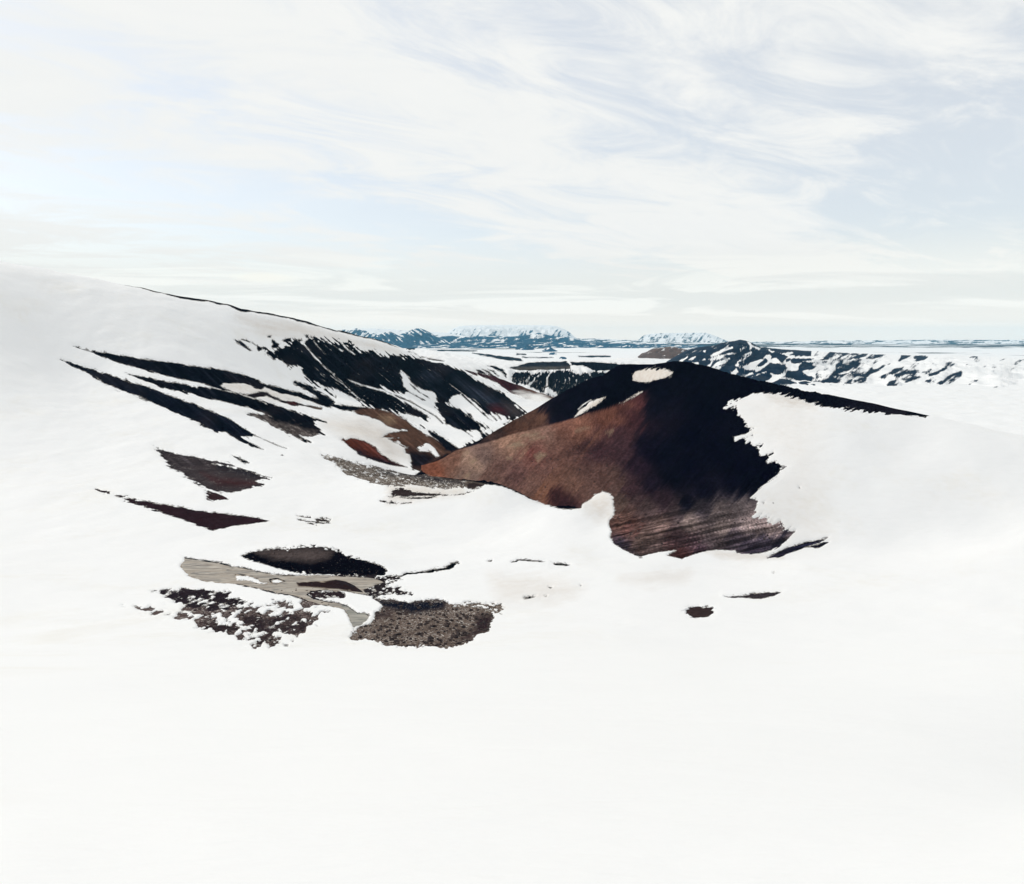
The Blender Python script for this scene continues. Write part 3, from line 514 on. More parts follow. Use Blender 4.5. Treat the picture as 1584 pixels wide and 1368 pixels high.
paint([P('C', (92, 323), (200, 322), (300, 328), (430, 338), (560, 345), (600, 390), (420, 380), (340, 372), (240, 376), (180, 350), (100, 340))], 'soil', .8, 0, 9, 1.3, dr=(1150, 1800), seed=57, color=NAVY)
cliff = [P('P', (110, 385), (125, 310), (150, 275), (230, 264), (300, 265), (285, 440), (200, 425)), P('P', (322, 285), (350, 262), (388, 275), (385, 300), (350, 370), (320, 440), (300, 430)), line(P('P', (405, 315), (440, 298), (452, 290)), .7), line(P('P', (350, 430), (440, 340), (530, 280)), [2.0, 2.2, .8]),
         P('P', (380, 470), (470, 370), (560, 300), (640, 260), (685, 262), (665, 330), (655, 470), (700, 600), (600, 560), (480, 510)),
         P('P', (690, 600), (668, 470), (672, 350), (705, 285), (800, 243), (870, 240), (960, 268), (1040, 320), (1090, 390), (1130, 440), (1110, 520), (1060, 600), (930, 690), (860, 690)),
         P('P', (930, 240), (1050, 265), (1200, 320), (1290, 440), (1200, 480), (1140, 480), (1110, 380), (1050, 300)), P('P', (1215, 270), (1280, 290), (1390, 390), (1310, 430), (1240, 340)), P('P', (1310, 275), (1400, 262), (1560, 310), (1400, 390)), P('P', (1400, 255), (1600, 290), (1600, 310), (1500, 305))]
paint(cliff, 'soil', 1.0, 75, 12, 1.3, dr=(1000, 1330), seed=58, color=NAVY, mottle=3.0, mscale=1.6, mbias=-.28)
paint([P('P', (620, 500), (690, 480), (740, 530), (800, 560), (820, 640), (760, 640), (680, 590), (610, 560))], 'snow', 2.5, 78, 8, 1.2, dr=(1000, 1330), seed=59)
paint([line(P('P', (655, 330), (655, 470)), 1.0), line(P('P', (960, 300), (1000, 350), (1000, 420)), [.4, .9, .3]), line(P('P', (920, 330), (940, 380), (920, 430)), [.3, .6, .3])], 'snow', .5, 80, dr=(1000, 1330), seed=60)
# streaks of lava and bare ground on the plateau and plain
paint([line(P('B', (405, 332), (470, 328), (600, 332), (730, 334)), [.3, 1.1, .8, .3]), P('B', (690, 350), (800, 360), (900, 375), (1000, 383), (1080, 398), (1105, 416), (1050, 414), (980, 410), (900, 396), (800, 378), (730, 362)), line(P('B', (160, 312), (215, 318)), [.4, 1.2]), line(P('M', (970, 545), (1100, 545)), [.4, 1.3]), line(P('M', (1010, 590), (1090, 600), (1200, 680)), [.3, .5, 1.2]), line(P('M', (1210, 670), (1400, 710), (1560, 735)), [.4, 1.1, .3])],
      'soil', .8, -4, 14, 1.0, dr=(700, 9000), seed=61, color=(26, 26, 34))
pl = (DD > 2400)
n1 = fbm(XX / 900, DD / 300, 4, 81) ; n2 = fbm(XX / 260, DD / 90, 4, 82)
thr = 0.40 - 0.50 * smooth(DD, 5200, 8500)
t_pl = (thr - (0.65 * n1 + 0.5 * n2)) * 14
TT = np.where(pl, np.minimum(TT, t_pl), TT)
tint[pl] = np.array(lin((20, 24, 34)))
paint([line(P('O', (940, 660), (1150, 660), (1430, 658)), [.3, 1.2, .8]), line(P('K', (-10, 410), (60, 408), (130, 410)), [.5, 1, .3]), line(P('O', (80, 672), (320, 682), (560, 680)), [.3, .6, .3]), line(P('O', (-10, 625), (140, 628)), [.9, .4])], 'soil', .5, 0, dr=(2400, 9000), seed=66)

lf = (DD > front_d(UU)) & ~hm & (DD < 1000) & (UU < 880)
jj = np.nonzero(lf); lx, ly = UU[jj], PY[jj]
sk = fbm((lx * .75 + ly * .66) / 40, (-lx * .66 + ly * .75) / 2.4, 4, 67, .6)
tint[jj] = tint[jj] * np.exp(0.9 * sk)[:, None] + (np.clip(sk - 0.2, 0, 1) * 0.035)[:, None] * np.array([.85, .92, 1.12])
tint[jj] += (np.clip(fbm(lx / 40, ly / 30, 3, 70), 0, 1) * 0.012)[:, None] * np.array([1.3, .85, .8])
sdb = sdist(big, lx, ly)
thr = sdist(P('A', (740, 600), (1000, 640), (1300, 720), (1700, 880), (1500, 930), (1200, 860), (900, 740)), lx, ly)
th2 = fbm((lx * .78 + ly * .62) / 46, (-lx * .62 + ly * .78) / 1.5, 3, 72, .6)
thread = (th2 - np.where(thr < 0, 0.50, 0.72)) * 6.0
TT[jj] = np.where((sdb < -3) & (DD[jj] > 380), np.maximum(TT[jj], thread), TT[jj])
# dusty snow: the summit patch, the hill's right shoulder, the slope by the gully, the ash rim under the crest
paint(P('F', (380, 20), (700, 20), (720, 140), (400, 160)), 'dirt', 2, 20, dr=HL, amp_d=0.75, feather=6)
paint(P('F', (0, 380), (250, 200), (520, 170), (400, 300)), 'dirt', 2, 20, dr=HL, amp_d=0.9, feather=6)
paint(P('F', (1000, 200), (1600, 180), (1700, 1150), (1300, 1280), (1180, 900), (1400, 690), (1200, 450)), 'dirt', 3, 20, dr=HL, amp_d=0.22, feather=30)
paint(P('F', (1300, 215), (1500, 240), (1600, 300), (1450, 300), (1330, 260)), 'dirt', 3, -10, dr=HL, amp_d=0.7, feather=12)
paint(P('D', (920, 290), (1200, 270), (1400, 330), (1500, 480), (1580, 560), (1450, 590), (1300, 450), (1080, 380)), 'dirt', 3, -25, dr=(280, 700), amp_d=0.7, feather=16)
paint(P('A', (200, 170), (700, 230), (1100, 330), (1500, 440), (1300, 420), (900, 330), (600, 320), (400, 310)), 'dirt', 4, -14, 40, 4, dr=LH, amp_d=0.5, feather=10)
paint(P('F', (90, 930), (220, 850), (300, 900), (290, 1010), (200, 1040), (150, 1000)), 'dirt', 3, 30, dr=(170, 300), amp_d=0.5, feather=14)
paint(P('F', (900, 1250), (1200, 1262), (1400, 1290), (1200, 1300), (1000, 1290)), 'dirt', 3, 4, dr=(150, 260), amp_d=0.6, feather=6)
paint(P('A', (60, 700), (250, 700), (420, 740), (700, 830), (500, 840), (300, 790), (120, 770)), 'dirt', 3, -20, dr=LH, amp_d=0.7, feather=10)
paint(P('E', (0, 790), (300, 800), (600, 830), (620, 870), (200, 930), (0, 950)), 'dirt', 3, 0, dr=(215, 340), amp_d=0.6, feather=8)
paint(P('I', (-150, 180), (200, 200), (340, 240), (300, 290), (150, 330), (-100, 330)), 'dirt', 5, 8, 30, 5, dr=(90, 230), amp_d=0.35, feather=14)
paint(P('I', (560, 200), (800, 170), (930, 170), (900, 210), (700, 225)), 'dirt', 5, 8, 30, 4, dr=(90, 230), amp_d=0.4, feather=12)

# ------------------------------------------------------------------ materials
def new_mat(name):
    m = bpy.data.materials.new(name); m.use_nodes = True
    nt = m.node_tree; nt.nodes.clear()
    out = N(nt, "ShaderNodeOutputMaterial"); b = N(nt, "ShaderNodeBsdfPrincipled")
    nt.links.new(b.outputs[0], out.inputs[0]); return m, nt, b

SNOW_C = (0.885, 0.88, 0.868)
def snow_nodes(nt):
    g = N(nt, "ShaderNodeNewGeometry").outputs['Position']
    n1 = noise_tex(nt, g, 0.035, 5, 0.6, 0.6); n2 = noise_tex(nt, g, 0.5, 6, 0.6)
    dust = ramp(nt, math_node(nt, 'ADD', math_node(nt, 'MULTIPLY', n1, 0.7), math_node(nt, 'MULTIPLY', n2, 0.3)), 0.50, 0.72)
    col = mix_col(nt, math_node(nt, 'MULTIPLY', dust, 0.45), SNOW_C, (0.80, 0.765, 0.69))
    dt = N(nt, "ShaderNodeAttribute", attribute_name="dirt").outputs['Fac']
    col = mix_col(nt, math_node(nt, 'MULTIPLY', dt, math_node(nt, 'ADD', 0.35, math_node(nt, 'MULTIPLY', n2, 1.1))), col, (0.60, 0.51, 0.42))
    ed = N(nt, "ShaderNodeAttribute", attribute_name="edge").outputs['Fac']
    n3 = noise_tex(nt, g, 1.1, 5, 0.7)
    col = mix_col(nt, math_node(nt, 'MULTIPLY', ramp(nt, math_node(nt, 'SUBTRACT', math_node(nt, 'ADD', n3, math_node(nt, 'MULTIPLY', ed, 0.35)), 0.72), 0.0, 0.1), 0.8), col, (0.10, 0.09, 0.09))
    return col, g, n2
def make_snow():
    m, nt, b = new_mat("snow_surface")
    col, g, n2 = snow_nodes(nt)
    nt.links.new(col, b.inputs['Base Color']); b.inputs['Roughness'].default_value = 0.65; b.inputs['Specular IOR Level'].default_value = 0.25
    wind = N(nt, "ShaderNodeMapping"); wind.inputs['Scale'].default_value = (0.25, 0.8, 0.8); wind.inputs['Rotation'].default_value = (0, 0, 0.5); nt.links.new(g, wind.inputs[0])
    bm = N(nt, "ShaderNodeBump"); bm.inputs['Strength'].default_value = 0.55; bm.inputs['Distance'].default_value = 0.3
    nt.links.new(noise_tex(nt, wind.outputs[0], 0.55, 6, 0.55, 0.4), bm.inputs['Height']); nt.links.new(bm.outputs[0], b.inputs['Normal'])
    return m
def make_earth():
    m, nt, b = new_mat("bare_ground")
    at = N(nt, "ShaderNodeAttribute", attribute_name="tint"); sp = N(nt, "ShaderNodeAttribute", attribute_name="speck")
    g = N(nt, "ShaderNodeNewGeometry").outputs['Position']
    n1 = noise_tex(nt, g, 1.3, 6, 0.7); n2 = noise_tex(nt, g, 0.16, 6, 0.65, 0.5)
    k = math_node(nt, 'MULTIPLY', math_node(nt, 'POWER', 2.0, math_node(nt, 'MULTIPLY', math_node(nt, 'SUBTRACT', n1, 0.55), 3.0)),
                  math_node(nt, 'POWER', 2.0, math_node(nt, 'MULTIPLY', math_node(nt, 'SUBTRACT', n2, 0.5), 1.6)))
    vm = N(nt, "ShaderNodeVectorMath", operation='SCALE'); nt.links.new(at.outputs['Color'], vm.inputs[0]); nt.links.new(k, vm.inputs['Scale'])
    n3 = noise_tex(nt, g, 2.1, 4, 0.75)
    lim = math_node(nt, 'SUBTRACT', 0.70, math_node(nt, 'MULTIPLY', sp.outputs['Fac'], 0.34))
    f = ramp(nt, math_node(nt, 'SUBTRACT', math_node(nt, 'ADD', math_node(nt, 'MULTIPLY', n3, 0.8), math_node(nt, 'MULTIPLY', n2, 0.2)), lim), 0.0, 0.07)
    f = math_node(nt, 'MULTIPLY', f, math_node(nt, 'GREATER_THAN', sp.outputs['Fac'], 0.02))
    nt.links.new(mix_col(nt, f, vm.outputs[0], (0.72, 0.68, 0.62)), b.inputs['Base Color'])
    b.inputs['Roughness'].default_value = 0.95; b.inputs['Specular IOR Level'].default_value = 0.0
    bm = N(nt, "ShaderNodeBump"); bm.inputs['Strength'].default_value = 0.7; bm.inputs['Distance'].default_value = 0.5
    nt.links.new(n1, bm.inputs['Height']); nt.links.new(bm.outputs[0], b.inputs['Normal'])
    return m
def make_rock_snow():
    """far mountains: rock with snow lying where the attribute says"""
    m, nt, b = new_mat("mountain_rock_and_snow")
    at = N(nt, "ShaderNodeAttribute", attribute_name="tint"); sn = N(nt, "ShaderNodeAttribute", attribute_name="snow")
    f = ramp(nt, sn.outputs['Fac'], -0.5, 0.5)
    nt.links.new(mix_col(nt, f, at.outputs['Color'], SNOW_C), b.inputs['Base Color']); b.inputs['Roughness'].default_value = 0.9; b.inputs['Specular IOR Level'].default_value = 0.1
    return m
M_SNOW, M_EARTH, M_MTN = make_snow(), make_earth(), make_rock_snow()
def make_water():
    m, nt, b = new_mat("silty_meltwater")
    g = N(nt, "ShaderNodeNewGeometry").outputs['Position']
    mp = N(nt, "ShaderNodeMapping"); mp.inputs['Scale'].default_value = (0.18, 1.0, 1.0); mp.inputs['Rotation'].default_value = (0, 0, -0.35); nt.links.new(g, mp.inputs[0])
    n1 = noise_tex(nt, mp.outputs[0], 0.8, 6, 0.65, 0.8)
    at = N(nt, "ShaderNodeAttribute", attribute_name="tint")
    col = mix_col(nt, ramp(nt, n1, 0.35, 0.7), at.outputs['Color'], (0.50, 0.45, 0.38))
    ch = math_node(nt, 'ABSOLUTE', math_node(nt, 'SUBTRACT', noise_tex(nt, mp.outputs[0], 0.42, 4, 0.6, 1.0), 0.5))
    col = mix_col(nt, math_node(nt, 'MULTIPLY', math_node(nt, 'SUBTRACT', 1.0, ramp(nt, ch, 0.012, 0.045)), 0.7), col, (0.10, 0.095, 0.09))
    nt.links.new(col, b.inputs['Base Color']); b.inputs['Roughness'].default_value = 0.45; b.inputs['Specular IOR Level'].default_value = 0.25
    bm = N(nt, "ShaderNodeBump"); bm.inputs['Strength'].default_value = 0.25; bm.inputs['Distance'].default_value = 0.1
    nt.links.new(n1, bm.inputs['Height']); nt.links.new(bm.outputs[0], b.inputs['Normal'])
    return m
M_WATER = make_water()

# ------------------------------------------------------------------ mesh building
def mesh_obj(name, V, faces, mat, attrs=None, normals=None, kind=None, label=None, cat=None, group=None, parent=None):
    me = bpy.data.meshes.new(name)
    nf = len(faces)
    me.vertices.add(len(V)); me.vertices.foreach_set("co", np.ascontiguousarray(V, np.float32).ravel())
    me.loops.add(nf * 4); me.loops.foreach_set("vertex_index", np.ascontiguousarray(faces, np.int32).ravel())
    me.polygons.add(nf); me.polygons.foreach_set("loop_start", np.arange(0, nf * 4, 4, dtype=np.int32))
    me.update(calc_edges=True)
    me.polygons.foreach_set("use_smooth", np.ones(nf, bool))
    for k, a in (attrs or {}).items():
        if a.ndim == 2:
            at = me.attributes.new(k, 'FLOAT_COLOR', 'POINT'); at.data.foreach_set("color", np.ascontiguousarray(np.concatenate([a, np.ones((len(a), 1))], 1), np.float32).ravel())
        else:
            at = me.attributes.new(k, 'FLOAT', 'POINT'); at.data.foreach_set("value", np.ascontiguousarray(a, np.float32))
    if normals is not None:
        me.normals_split_custom_set_from_vertices(np.ascontiguousarray(normals, np.float32))
    me.materials.append(mat)
    o = bpy.data.objects.new(name, me); scene.collection.objects.link(o)
    if parent is not None: o.parent = parent
    for k, v in (("kind", kind), ("label", label), ("category", cat), ("group", group)):
        if v: o[k] = v
    return o

IDX = np.arange(NR * NC).reshape(NR, NC)
QUADS = np.stack([IDX[:-1, :-1], IDX[:-1, 1:], IDX[1:, 1:], IDX[1:, :-1]], -1).reshape(-1, 4)
def qmean(a): return (a[:-1, :-1] + a[:-1, 1:] + a[1:, 1:] + a[1:, :-1]).reshape(-1) / 4
def qmin(a): return np.minimum(np.minimum(a[:-1, :-1], a[:-1, 1:]), np.minimum(a[1:, 1:], a[1:, :-1])).reshape(-1)
def qmax(a): return -qmin(-a)

def grid_normals(Z):
    Pg = np.stack([XX, DD, Z], -1)
    du = np.gradient(Pg, axis=1); dv = np.gradient(Pg, axis=0)
    n = np.cross(du, dv); n /= np.linalg.norm(n, axis=-1, keepdims=True) + 1e-12
    return Pg.reshape(-1, 3), n.reshape(-1, 3)

def take(name, Pg, Nn, mask, mat, attrs=None, **kw):
    q = QUADS[mask]
    if len(q) == 0: return None
    ids = np.unique(q); rem = np.full(NR * NC, -1, np.int64); rem[ids] = np.arange(len(ids))
    return mesh_obj(name, Pg[ids], rem[q], mat, {k: v[ids] for k, v in (attrs or {}).items()}, Nn[ids], **kw)

# which landform a face belongs to
qu, qd = qmean(UU), qmean(DD)
g_front = np.interp(qu, [-300, 336, 540, 640, 655, 690, 760, 860, 925, 990, 1080, 1248, 1880], [225, 290, 330, 352, 345, 312, 288, 250, 226, 186, 187, 193, 205])
g_back = np.interp(qu, [640, 718, 760, 800, 850, 950, 1100, 1300, 1880], [380, 456, 480, 500, 520, 560, 520, 480, 460])
is_hill = (qu > 655) & (qd > g_front) & (qd < g_back)
l_back = np.interp(qu, [-300, 336, 540, 640, 740, 800, 870, 875], [900, 900, 1000, 1050, 1000, 980, 960, 200])
is_left = (qd > g_front) & ~is_hill & (qd < l_back) & (qu < 872)
is_fore = qd <= g_front
is_far = ~(is_hill | is_left | is_fore)
REG = (("fore", is_fore), ("hill", is_hill), ("left", is_left), ("far", is_far))

tmax = np.where(DD < 230, 0.27, np.clip(0.0011 * DD, 0.3, 2.0))
slope_t = np.clip(TT / np.where(DD < 230, 2.4, 3.5), -1.0, 1.0)
# snow: drifts of real thickness that run out to nothing at their edges
snow_base = ZZ + (fbm((XX * .8 + DD * .6) / 26, (DD * .8 - XX * .6) / 9, 4, 91) * 0.22 + fbm((XX * .8 + DD * .6) / 6, (DD * .8 - XX * .6) / 2.2, 3, 92) * 0.045) * smooth(DD, 3, 30) * (1 - smooth(DD, 350, 700)) * smooth(TT, 2.5, 12)
ZS = np.where(TT > -3.5, snow_base + tmax * slope_t, ZZ - tmax)
# rills washed down the bare faces of the hill
face = smooth(UU, 690, 760) * (1 - smooth(UU, 1250, 1330)) * smooth(DD, 190, 225) * (1 - smooth(DD, 300, 345)) * smooth(-TT, 1.0, 7.0)
ZE = ZZ + face * (0.55 * fbm((UU * .62 - PY * .78) / 60, (UU * .78 + PY * .62) / 5.0, 3, 74, .6) + 0.25 * fbm(XX / 2.6, DD / 2.6, 3, 76, .6))
PE, NE = grid_normals(ZE)
PS, NS = grid_normals(ZS)
qt_min, qt_max = qmin(TT), qmax(TT)
attr_e = dict(tint=np.clip(tint, 0.0, 0.9).reshape(-1, 3), speck=speck.reshape(-1))
edge_w = np.exp(-np.abs(TT) / 1.6)
attr_s = dict(dirt=dirt.reshape(-1), edge=edge_w.reshape(-1))
attr_e['speck'] = np.maximum(speck, 0.75 * edge_w * (DD < 1200)).reshape(-1)
earth_keep = qt_min < 5.0
snow_keep = qt_max > -2.5
names_e = dict(fore=("ground", "bare dark gravel showing through the foreground snow", "ground"), hill=("hill", "brown and black bare hill rising beyond the foreground snow", "hill"),
               left=("hillside", "black streaked slope of the long hill falling in from the left", "hillside"), far=("plain", "dark bare ground on the far plateau and plain", "plain"))
names_s = dict(fore=("snow_field", "smooth white snow covering the foreground basin", "snow"), hill=("snow_drift", "snow patches lying on the brown and black hill", "snow"),
               left=("snow_cover", "white snow on the long hillside at left between black bands", "snow"), far=("snow_plain", "snow spread over the far plateau and plain", "snow"))
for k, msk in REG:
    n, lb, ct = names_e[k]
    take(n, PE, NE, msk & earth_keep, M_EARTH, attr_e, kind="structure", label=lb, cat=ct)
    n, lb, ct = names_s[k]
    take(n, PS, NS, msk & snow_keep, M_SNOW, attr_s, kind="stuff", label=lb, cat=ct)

# meltwater
sel = (DD > 85) & (DD < 225) & (UU > 100) & (UU < 720)
sdw = np.full(UU.shape, 9.0)
sdw[sel] = sdist(wash, UU[sel], PY[sel]) + 0.8 + 0.9 * fbm(UU[sel] / 7, PY[sel] / 3, 3, 30)
for q in bridges: sdw[sel] = np.maximum(sdw[sel], -(sdist(q, UU[sel], PY[sel]) + 5 * fbm(UU[sel] / 9, PY[sel] / 5, 3, 58)))
isl = P('G', (636, 602), (760, 595), (860, 590), (940, 580), (1020, 595), (1080, 625), (1150, 676), (1060, 668), (960, 651), (860, 649), (740, 637), (650, 632))
for q in [isl] + bank_shade[4:7] + [P('G', (165, 545), (260, 550), (345, 576), (360, 600), (428, 602), (400, 613), (320, 608), (270, 586), (178, 588)), P('G', (430, 578), (490, 570), (548, 590), (490, 611), (445, 606))]:
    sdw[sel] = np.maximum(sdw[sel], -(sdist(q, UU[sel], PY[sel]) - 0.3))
ZW = ZZ + np.clip(-sdw, -2, 1.5) * 0.05
PW, NW = grid_normals(ZW)
wt = np.zeros(UU.shape + (3,)) + np.array(lin((150, 136, 120)))
pool = sdist(P('G', (980, 770), (1210, 820), (1210, 900), (1050, 960), (990, 830)), UU, PY) < 0
wt[pool] = lin((112, 112, 100))
take("stream", PW, NW, qmin(sdw) < 0.5, M_WATER, dict(tint=wt.reshape(-1, 3)), kind="structure", label="shallow silty meltwater stream braiding through the snow at left", cat="stream")

# ground behind and beside the viewpoint, out of the picture
def back_sheet():
    k = np.linspace(-1, 1, 181); xs = np.sign(k) * (3.2 * np.abs(k) + 600 * np.abs(k) ** 3.2)
    m = np.linspace(0, 1, 120); ys = np.concatenate([-(2.5 * m + 240 * m ** 3)[::-1], (2.5 * m + 700 * m ** 3)[1:]])
    X, Y = np.meshgrid(xs, ys); Dm = np.maximum(Y, 2.0)
    U = HX + X / Dm * F
    Z = height(np.clip(U, -285, 1875), Dm) + np.where(Dm > 3.0, 0.19, 0.0)
    near = smooth(Y, 2.0, 3.5)
    Z = np.where(Y < 3.5, near * Z + (1 - near) * (-1.75 - 0.30 * np.clip(Y, 0, 3)), Z)
    Z = Z + np.clip(-Y - 10, 0, None) * 0.05 + 0.5 * fbm(X / 30, Y / 30, 3, 99) * smooth(-Y, 5, 40)
    out = (U < -283) | (U > 1873) | (Y < 2.6)
    idx = np.arange(X.size).reshape(X.shape)
    q = np.stack([idx[:-1, :-1], idx[:-1, 1:], idx[1:, 1:], idx[1:, :-1]], -1).reshape(-1, 4)
    q = q[out.reshape(-1)[q].any(1)]
    ids = np.unique(q); rem = np.full(X.size, -1); rem[ids] = np.arange(len(ids))
    mesh_obj("snow_slope", np.stack([X, Y, Z], -1).reshape(-1, 3)[ids], rem[q], M_SNOW, kind="structure", label="snow slope underfoot at and behind the viewpoint", cat="snow")
back_sheet()

# ------------------------------------------------------------------ far mountains
def mountain(name, label, crest, Dc, dfront, dback, rock, snowfn, base=-93.0, rough=0.22, step=0.9, rows=70, seed=0, polys=(), pw=1.0, cat="mountain", ns=1.0):
    cx = [p[0] for p in crest]; cy = [p[1] for p in crest]
    us = np.arange(min(cx), max(cx) + step, step)
    zc = np.interp(us, cx, [-(y - HY) / F * Dc for y in cy])
    zc = zc + fbm(us / 5.0, us * 0 + seed, 3, seed) * 0.35 * Dc / F * min(1.0, 1.2)
    zc = np.maximum(zc, base)
    s = np.concatenate([np.linspace(-1, 0, rows), np.linspace(0, 1, rows // 3 + 1)[1:]])
    U, S = np.meshgrid(us, s); ZC = np.broadcast_to(zc, U.shape)
    wob = 1 + 0.25 * fbm(U / 25, U * 0 + 3, 2, seed + 5)
    D = np.where(S < 0, Dc + S * dfront * wob, Dc + S * dback)
    X = (U - HX) / F * Dc * (1 + (D / Dc - 1) * 1.0)
    r = np.abs(S)
    g = np.where(S < 0, (1 - r) ** pw, 1 - r ** 1.3)
    H = ZC - base
    w = np.sin(np.pi * np.clip(r, 0, 1)) * np.where(S < 0, 1, .6)
    k = 1.0 / (0.012 * Dc * ns)
    rid = 1 - 2.2 * np.abs(fbm(X * k, D * k * .6, 4, seed + 11))
    Z = base + H * np.clip(g + rough * w * (rid - .3), 0, None)
    py = HY - F * Z / D; uu = HX + X / D * F
    sn = snowfn(X, D, Z, (Z - base) / max(1e-6, H.max()), uu, py, rid)
    for poly in polys:
        sd = sdist(poly, uu, py) + 1.5 * fbm((uu * .85 - py * .5) / 7, (uu * .5 + py * .85) / 1.5, 3, 7)
        sn = np.maximum(sn, -sd) if True else sn
    idx = np.arange(U.size).reshape(U.shape)
    q = np.stack([idx[:-1, :-1], idx[:-1, 1:], idx[1:, 1:], idx[1:, :-1]], -1).reshape(-1, 4)
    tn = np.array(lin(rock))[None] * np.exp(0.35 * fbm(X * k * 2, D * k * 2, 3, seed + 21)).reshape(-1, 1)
    return mesh_obj(name, np.stack([X, D, Z], -1).reshape(-1, 3), q, M_MTN, dict(tint=tn, snow=sn.reshape(-1)), kind="structure", label=label, cat=cat)

def snow_noise(level, ang=0.0, L=9, W=2.0, hgt=0.0, seed=0, gain=3.0, ridw=0.8, fine=0.25):
    ca, sa = math.cos(math.radians(ang)), math.sin(math.radians(ang))
    def fn(X, D, Z, hh, uu, py, rid):
        al, ac = uu * ca - py * sa, uu * sa + py * ca
        return gain * (1.0 * fbm(al / L, ac / W, 4, seed) + fine * fbm(uu / 3.0, py / 2.0, 3, seed + 50) + level + hgt * hh + ridw * 0.5 * (0.4 - rid))
    return fn

ROCK_HAZED = (4, 70, 98); ROCK_NEAR = (16, 22, 34)  # far rock carries the blue of distant air in its own colour
mountain("mountain", "far flat-topped snowy mountain whose summit fades into cloud, center of the horizon", [(676, 530), (690, 516), (700, 509), (710, 505), (730, 503.5), (790, 503), (840, 503.5), (858, 504), (866, 507), (874, 510), (882, 515), (890, 522), (898, 528), (906, 533)], 14000, 2600, 2600, ROCK_HAZED,
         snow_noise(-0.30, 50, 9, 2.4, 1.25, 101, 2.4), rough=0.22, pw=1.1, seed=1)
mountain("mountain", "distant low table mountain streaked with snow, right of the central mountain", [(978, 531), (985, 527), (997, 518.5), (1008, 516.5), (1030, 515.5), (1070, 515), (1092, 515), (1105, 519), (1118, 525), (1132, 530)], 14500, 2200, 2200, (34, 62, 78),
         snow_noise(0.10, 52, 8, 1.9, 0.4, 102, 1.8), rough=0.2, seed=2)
mountain("mountain", "blue sharp peak just above the snowy hill crest at left", [(570, 536), (582, 520), (590, 516.5), (602, 512.5), (609, 515.5), (617, 519.5), (627, 523.5), (637, 528.5), (646, 534.5), (652, 538)], 7600, 900, 900, ROCK_HAZED, snow_noise(-0.36, -42, 10, 1.8, 0.1, 103), rough=0.2, seed=3)
mountain("mountain", "blue peak with a rounded snow-veined top behind the sharp peak", [(606, 530), (618, 518), (627, 514.5), (636, 510.5), (644, 508), (651, 508.3), (659, 511.5), (667, 515.5), (674, 520.5), (686, 525), (700, 530)], 8600, 1100, 1000, ROCK_HAZED, snow_noise(-0.18, -35, 9, 1.9, 0.1, 104), rough=0.24, seed=4)
mountain("mountain", "blue snow-flecked ridge at the far left where the snowy hill crest meets the sky", [(520, 520), (530, 510), (540, 511), (552, 508), (558, 511), (566, 512), (572, 516), (578, 514.5), (586, 520), (600, 528)], 9200, 1000, 1000, ROCK_HAZED, snow_noise(-0.12, 40, 8, 1.8, 0.1, 105), rough=0.24, seed=5)
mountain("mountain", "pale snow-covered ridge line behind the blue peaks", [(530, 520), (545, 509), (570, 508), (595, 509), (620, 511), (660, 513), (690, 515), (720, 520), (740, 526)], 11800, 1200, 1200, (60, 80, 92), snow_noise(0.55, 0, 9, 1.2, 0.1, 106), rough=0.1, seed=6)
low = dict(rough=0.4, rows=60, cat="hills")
mountain("hills", "low broken blue lava hills below the flat-topped mountain", [(640, 536), (660, 524), (684, 520), (700, 520), (730, 521), (760, 520), (790, 521), (812, 519), (834, 515), (850, 519), (880, 522), (900, 527), (930, 530)], 9800, 2000, 1000, ROCK_HAZED, snow_noise(-0.06, 8, 12, 2.2, 0.0, 107), seed=7, **low)
mountain("hills", "dark blue lava ridge standing along the front of the far plain", [(600, 541), (640, 533.5), (700, 532), (760, 530), (810, 529), (860, 531), (900, 530), (960, 531), (1020, 533), (1070, 534), (1120, 536), (1180, 538), (1260, 540), (1420, 542)], 7400, 1000, 600, ROCK_HAZED, snow_noise(-0.22, 4, 12, 1.0, 0.0, 108), seed=8, **low)
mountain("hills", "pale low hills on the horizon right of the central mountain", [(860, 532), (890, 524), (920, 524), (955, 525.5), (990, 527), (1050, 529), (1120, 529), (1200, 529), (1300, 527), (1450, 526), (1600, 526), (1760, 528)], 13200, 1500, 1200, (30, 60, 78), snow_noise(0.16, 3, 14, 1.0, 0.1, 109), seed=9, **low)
for crest, Dc, lb, sd in (([(797, 540), (806, 536), (814, 532), (822, 536.5), (828, 540.5)], 5600, "small dark blue cone on the plain in front of the central mountain", 21),
                          ([(838, 543), (846, 538.5), (851, 536.5), (856, 540), (862, 543)], 5000, "small pointed dark cone on the plain right of a larger one", 22),
                          ([(846, 550.5), (851, 546.5), (857, 545), (861, 547.5), (863, 550.5)], 3900, "small dark mound standing alone on the white plain", 23),
                          ([(862, 556), (868, 552), (874, 552.5), (879, 556)], 3100, "flat dark mound on the white plain nearest the canyon rim", 24),
                          ([(864, 549.5), (870, 547.8), (877, 549.5)], 4000, "thin dark hummock beside the lone mound on the plain", 25),
                          ([(960, 536), (966, 533), (971, 531.5), (976, 535), (980, 538)], 6600, "blue cone at the edge of the plain below the table mountain", 26)):
    mountain("mound", lb, crest, Dc, 0.06 * Dc, 0.04 * Dc, ROCK_HAZED, snow_noise(-0.35, 20, 6, 1.5, 0, sd), base=-91, step=.6, rows=24, seed=sd, cat="mound")
mountain("mound", "brown rounded mound on the plain at the left foot of the dark crag", P('K', (560, 420), (620, 365), (700, 340), (770, 300), (830, 282), (950, 272), (1050, 262), (1150, 272), (1300, 300), (1420, 350), (1500, 420)), 3300, 260, 300, (92, 74, 66), snow_noise(-0.42, 15, 8, 1.5, 0, 120), base=-91, rough=.2, rows=40, seed=12, cat="mound")
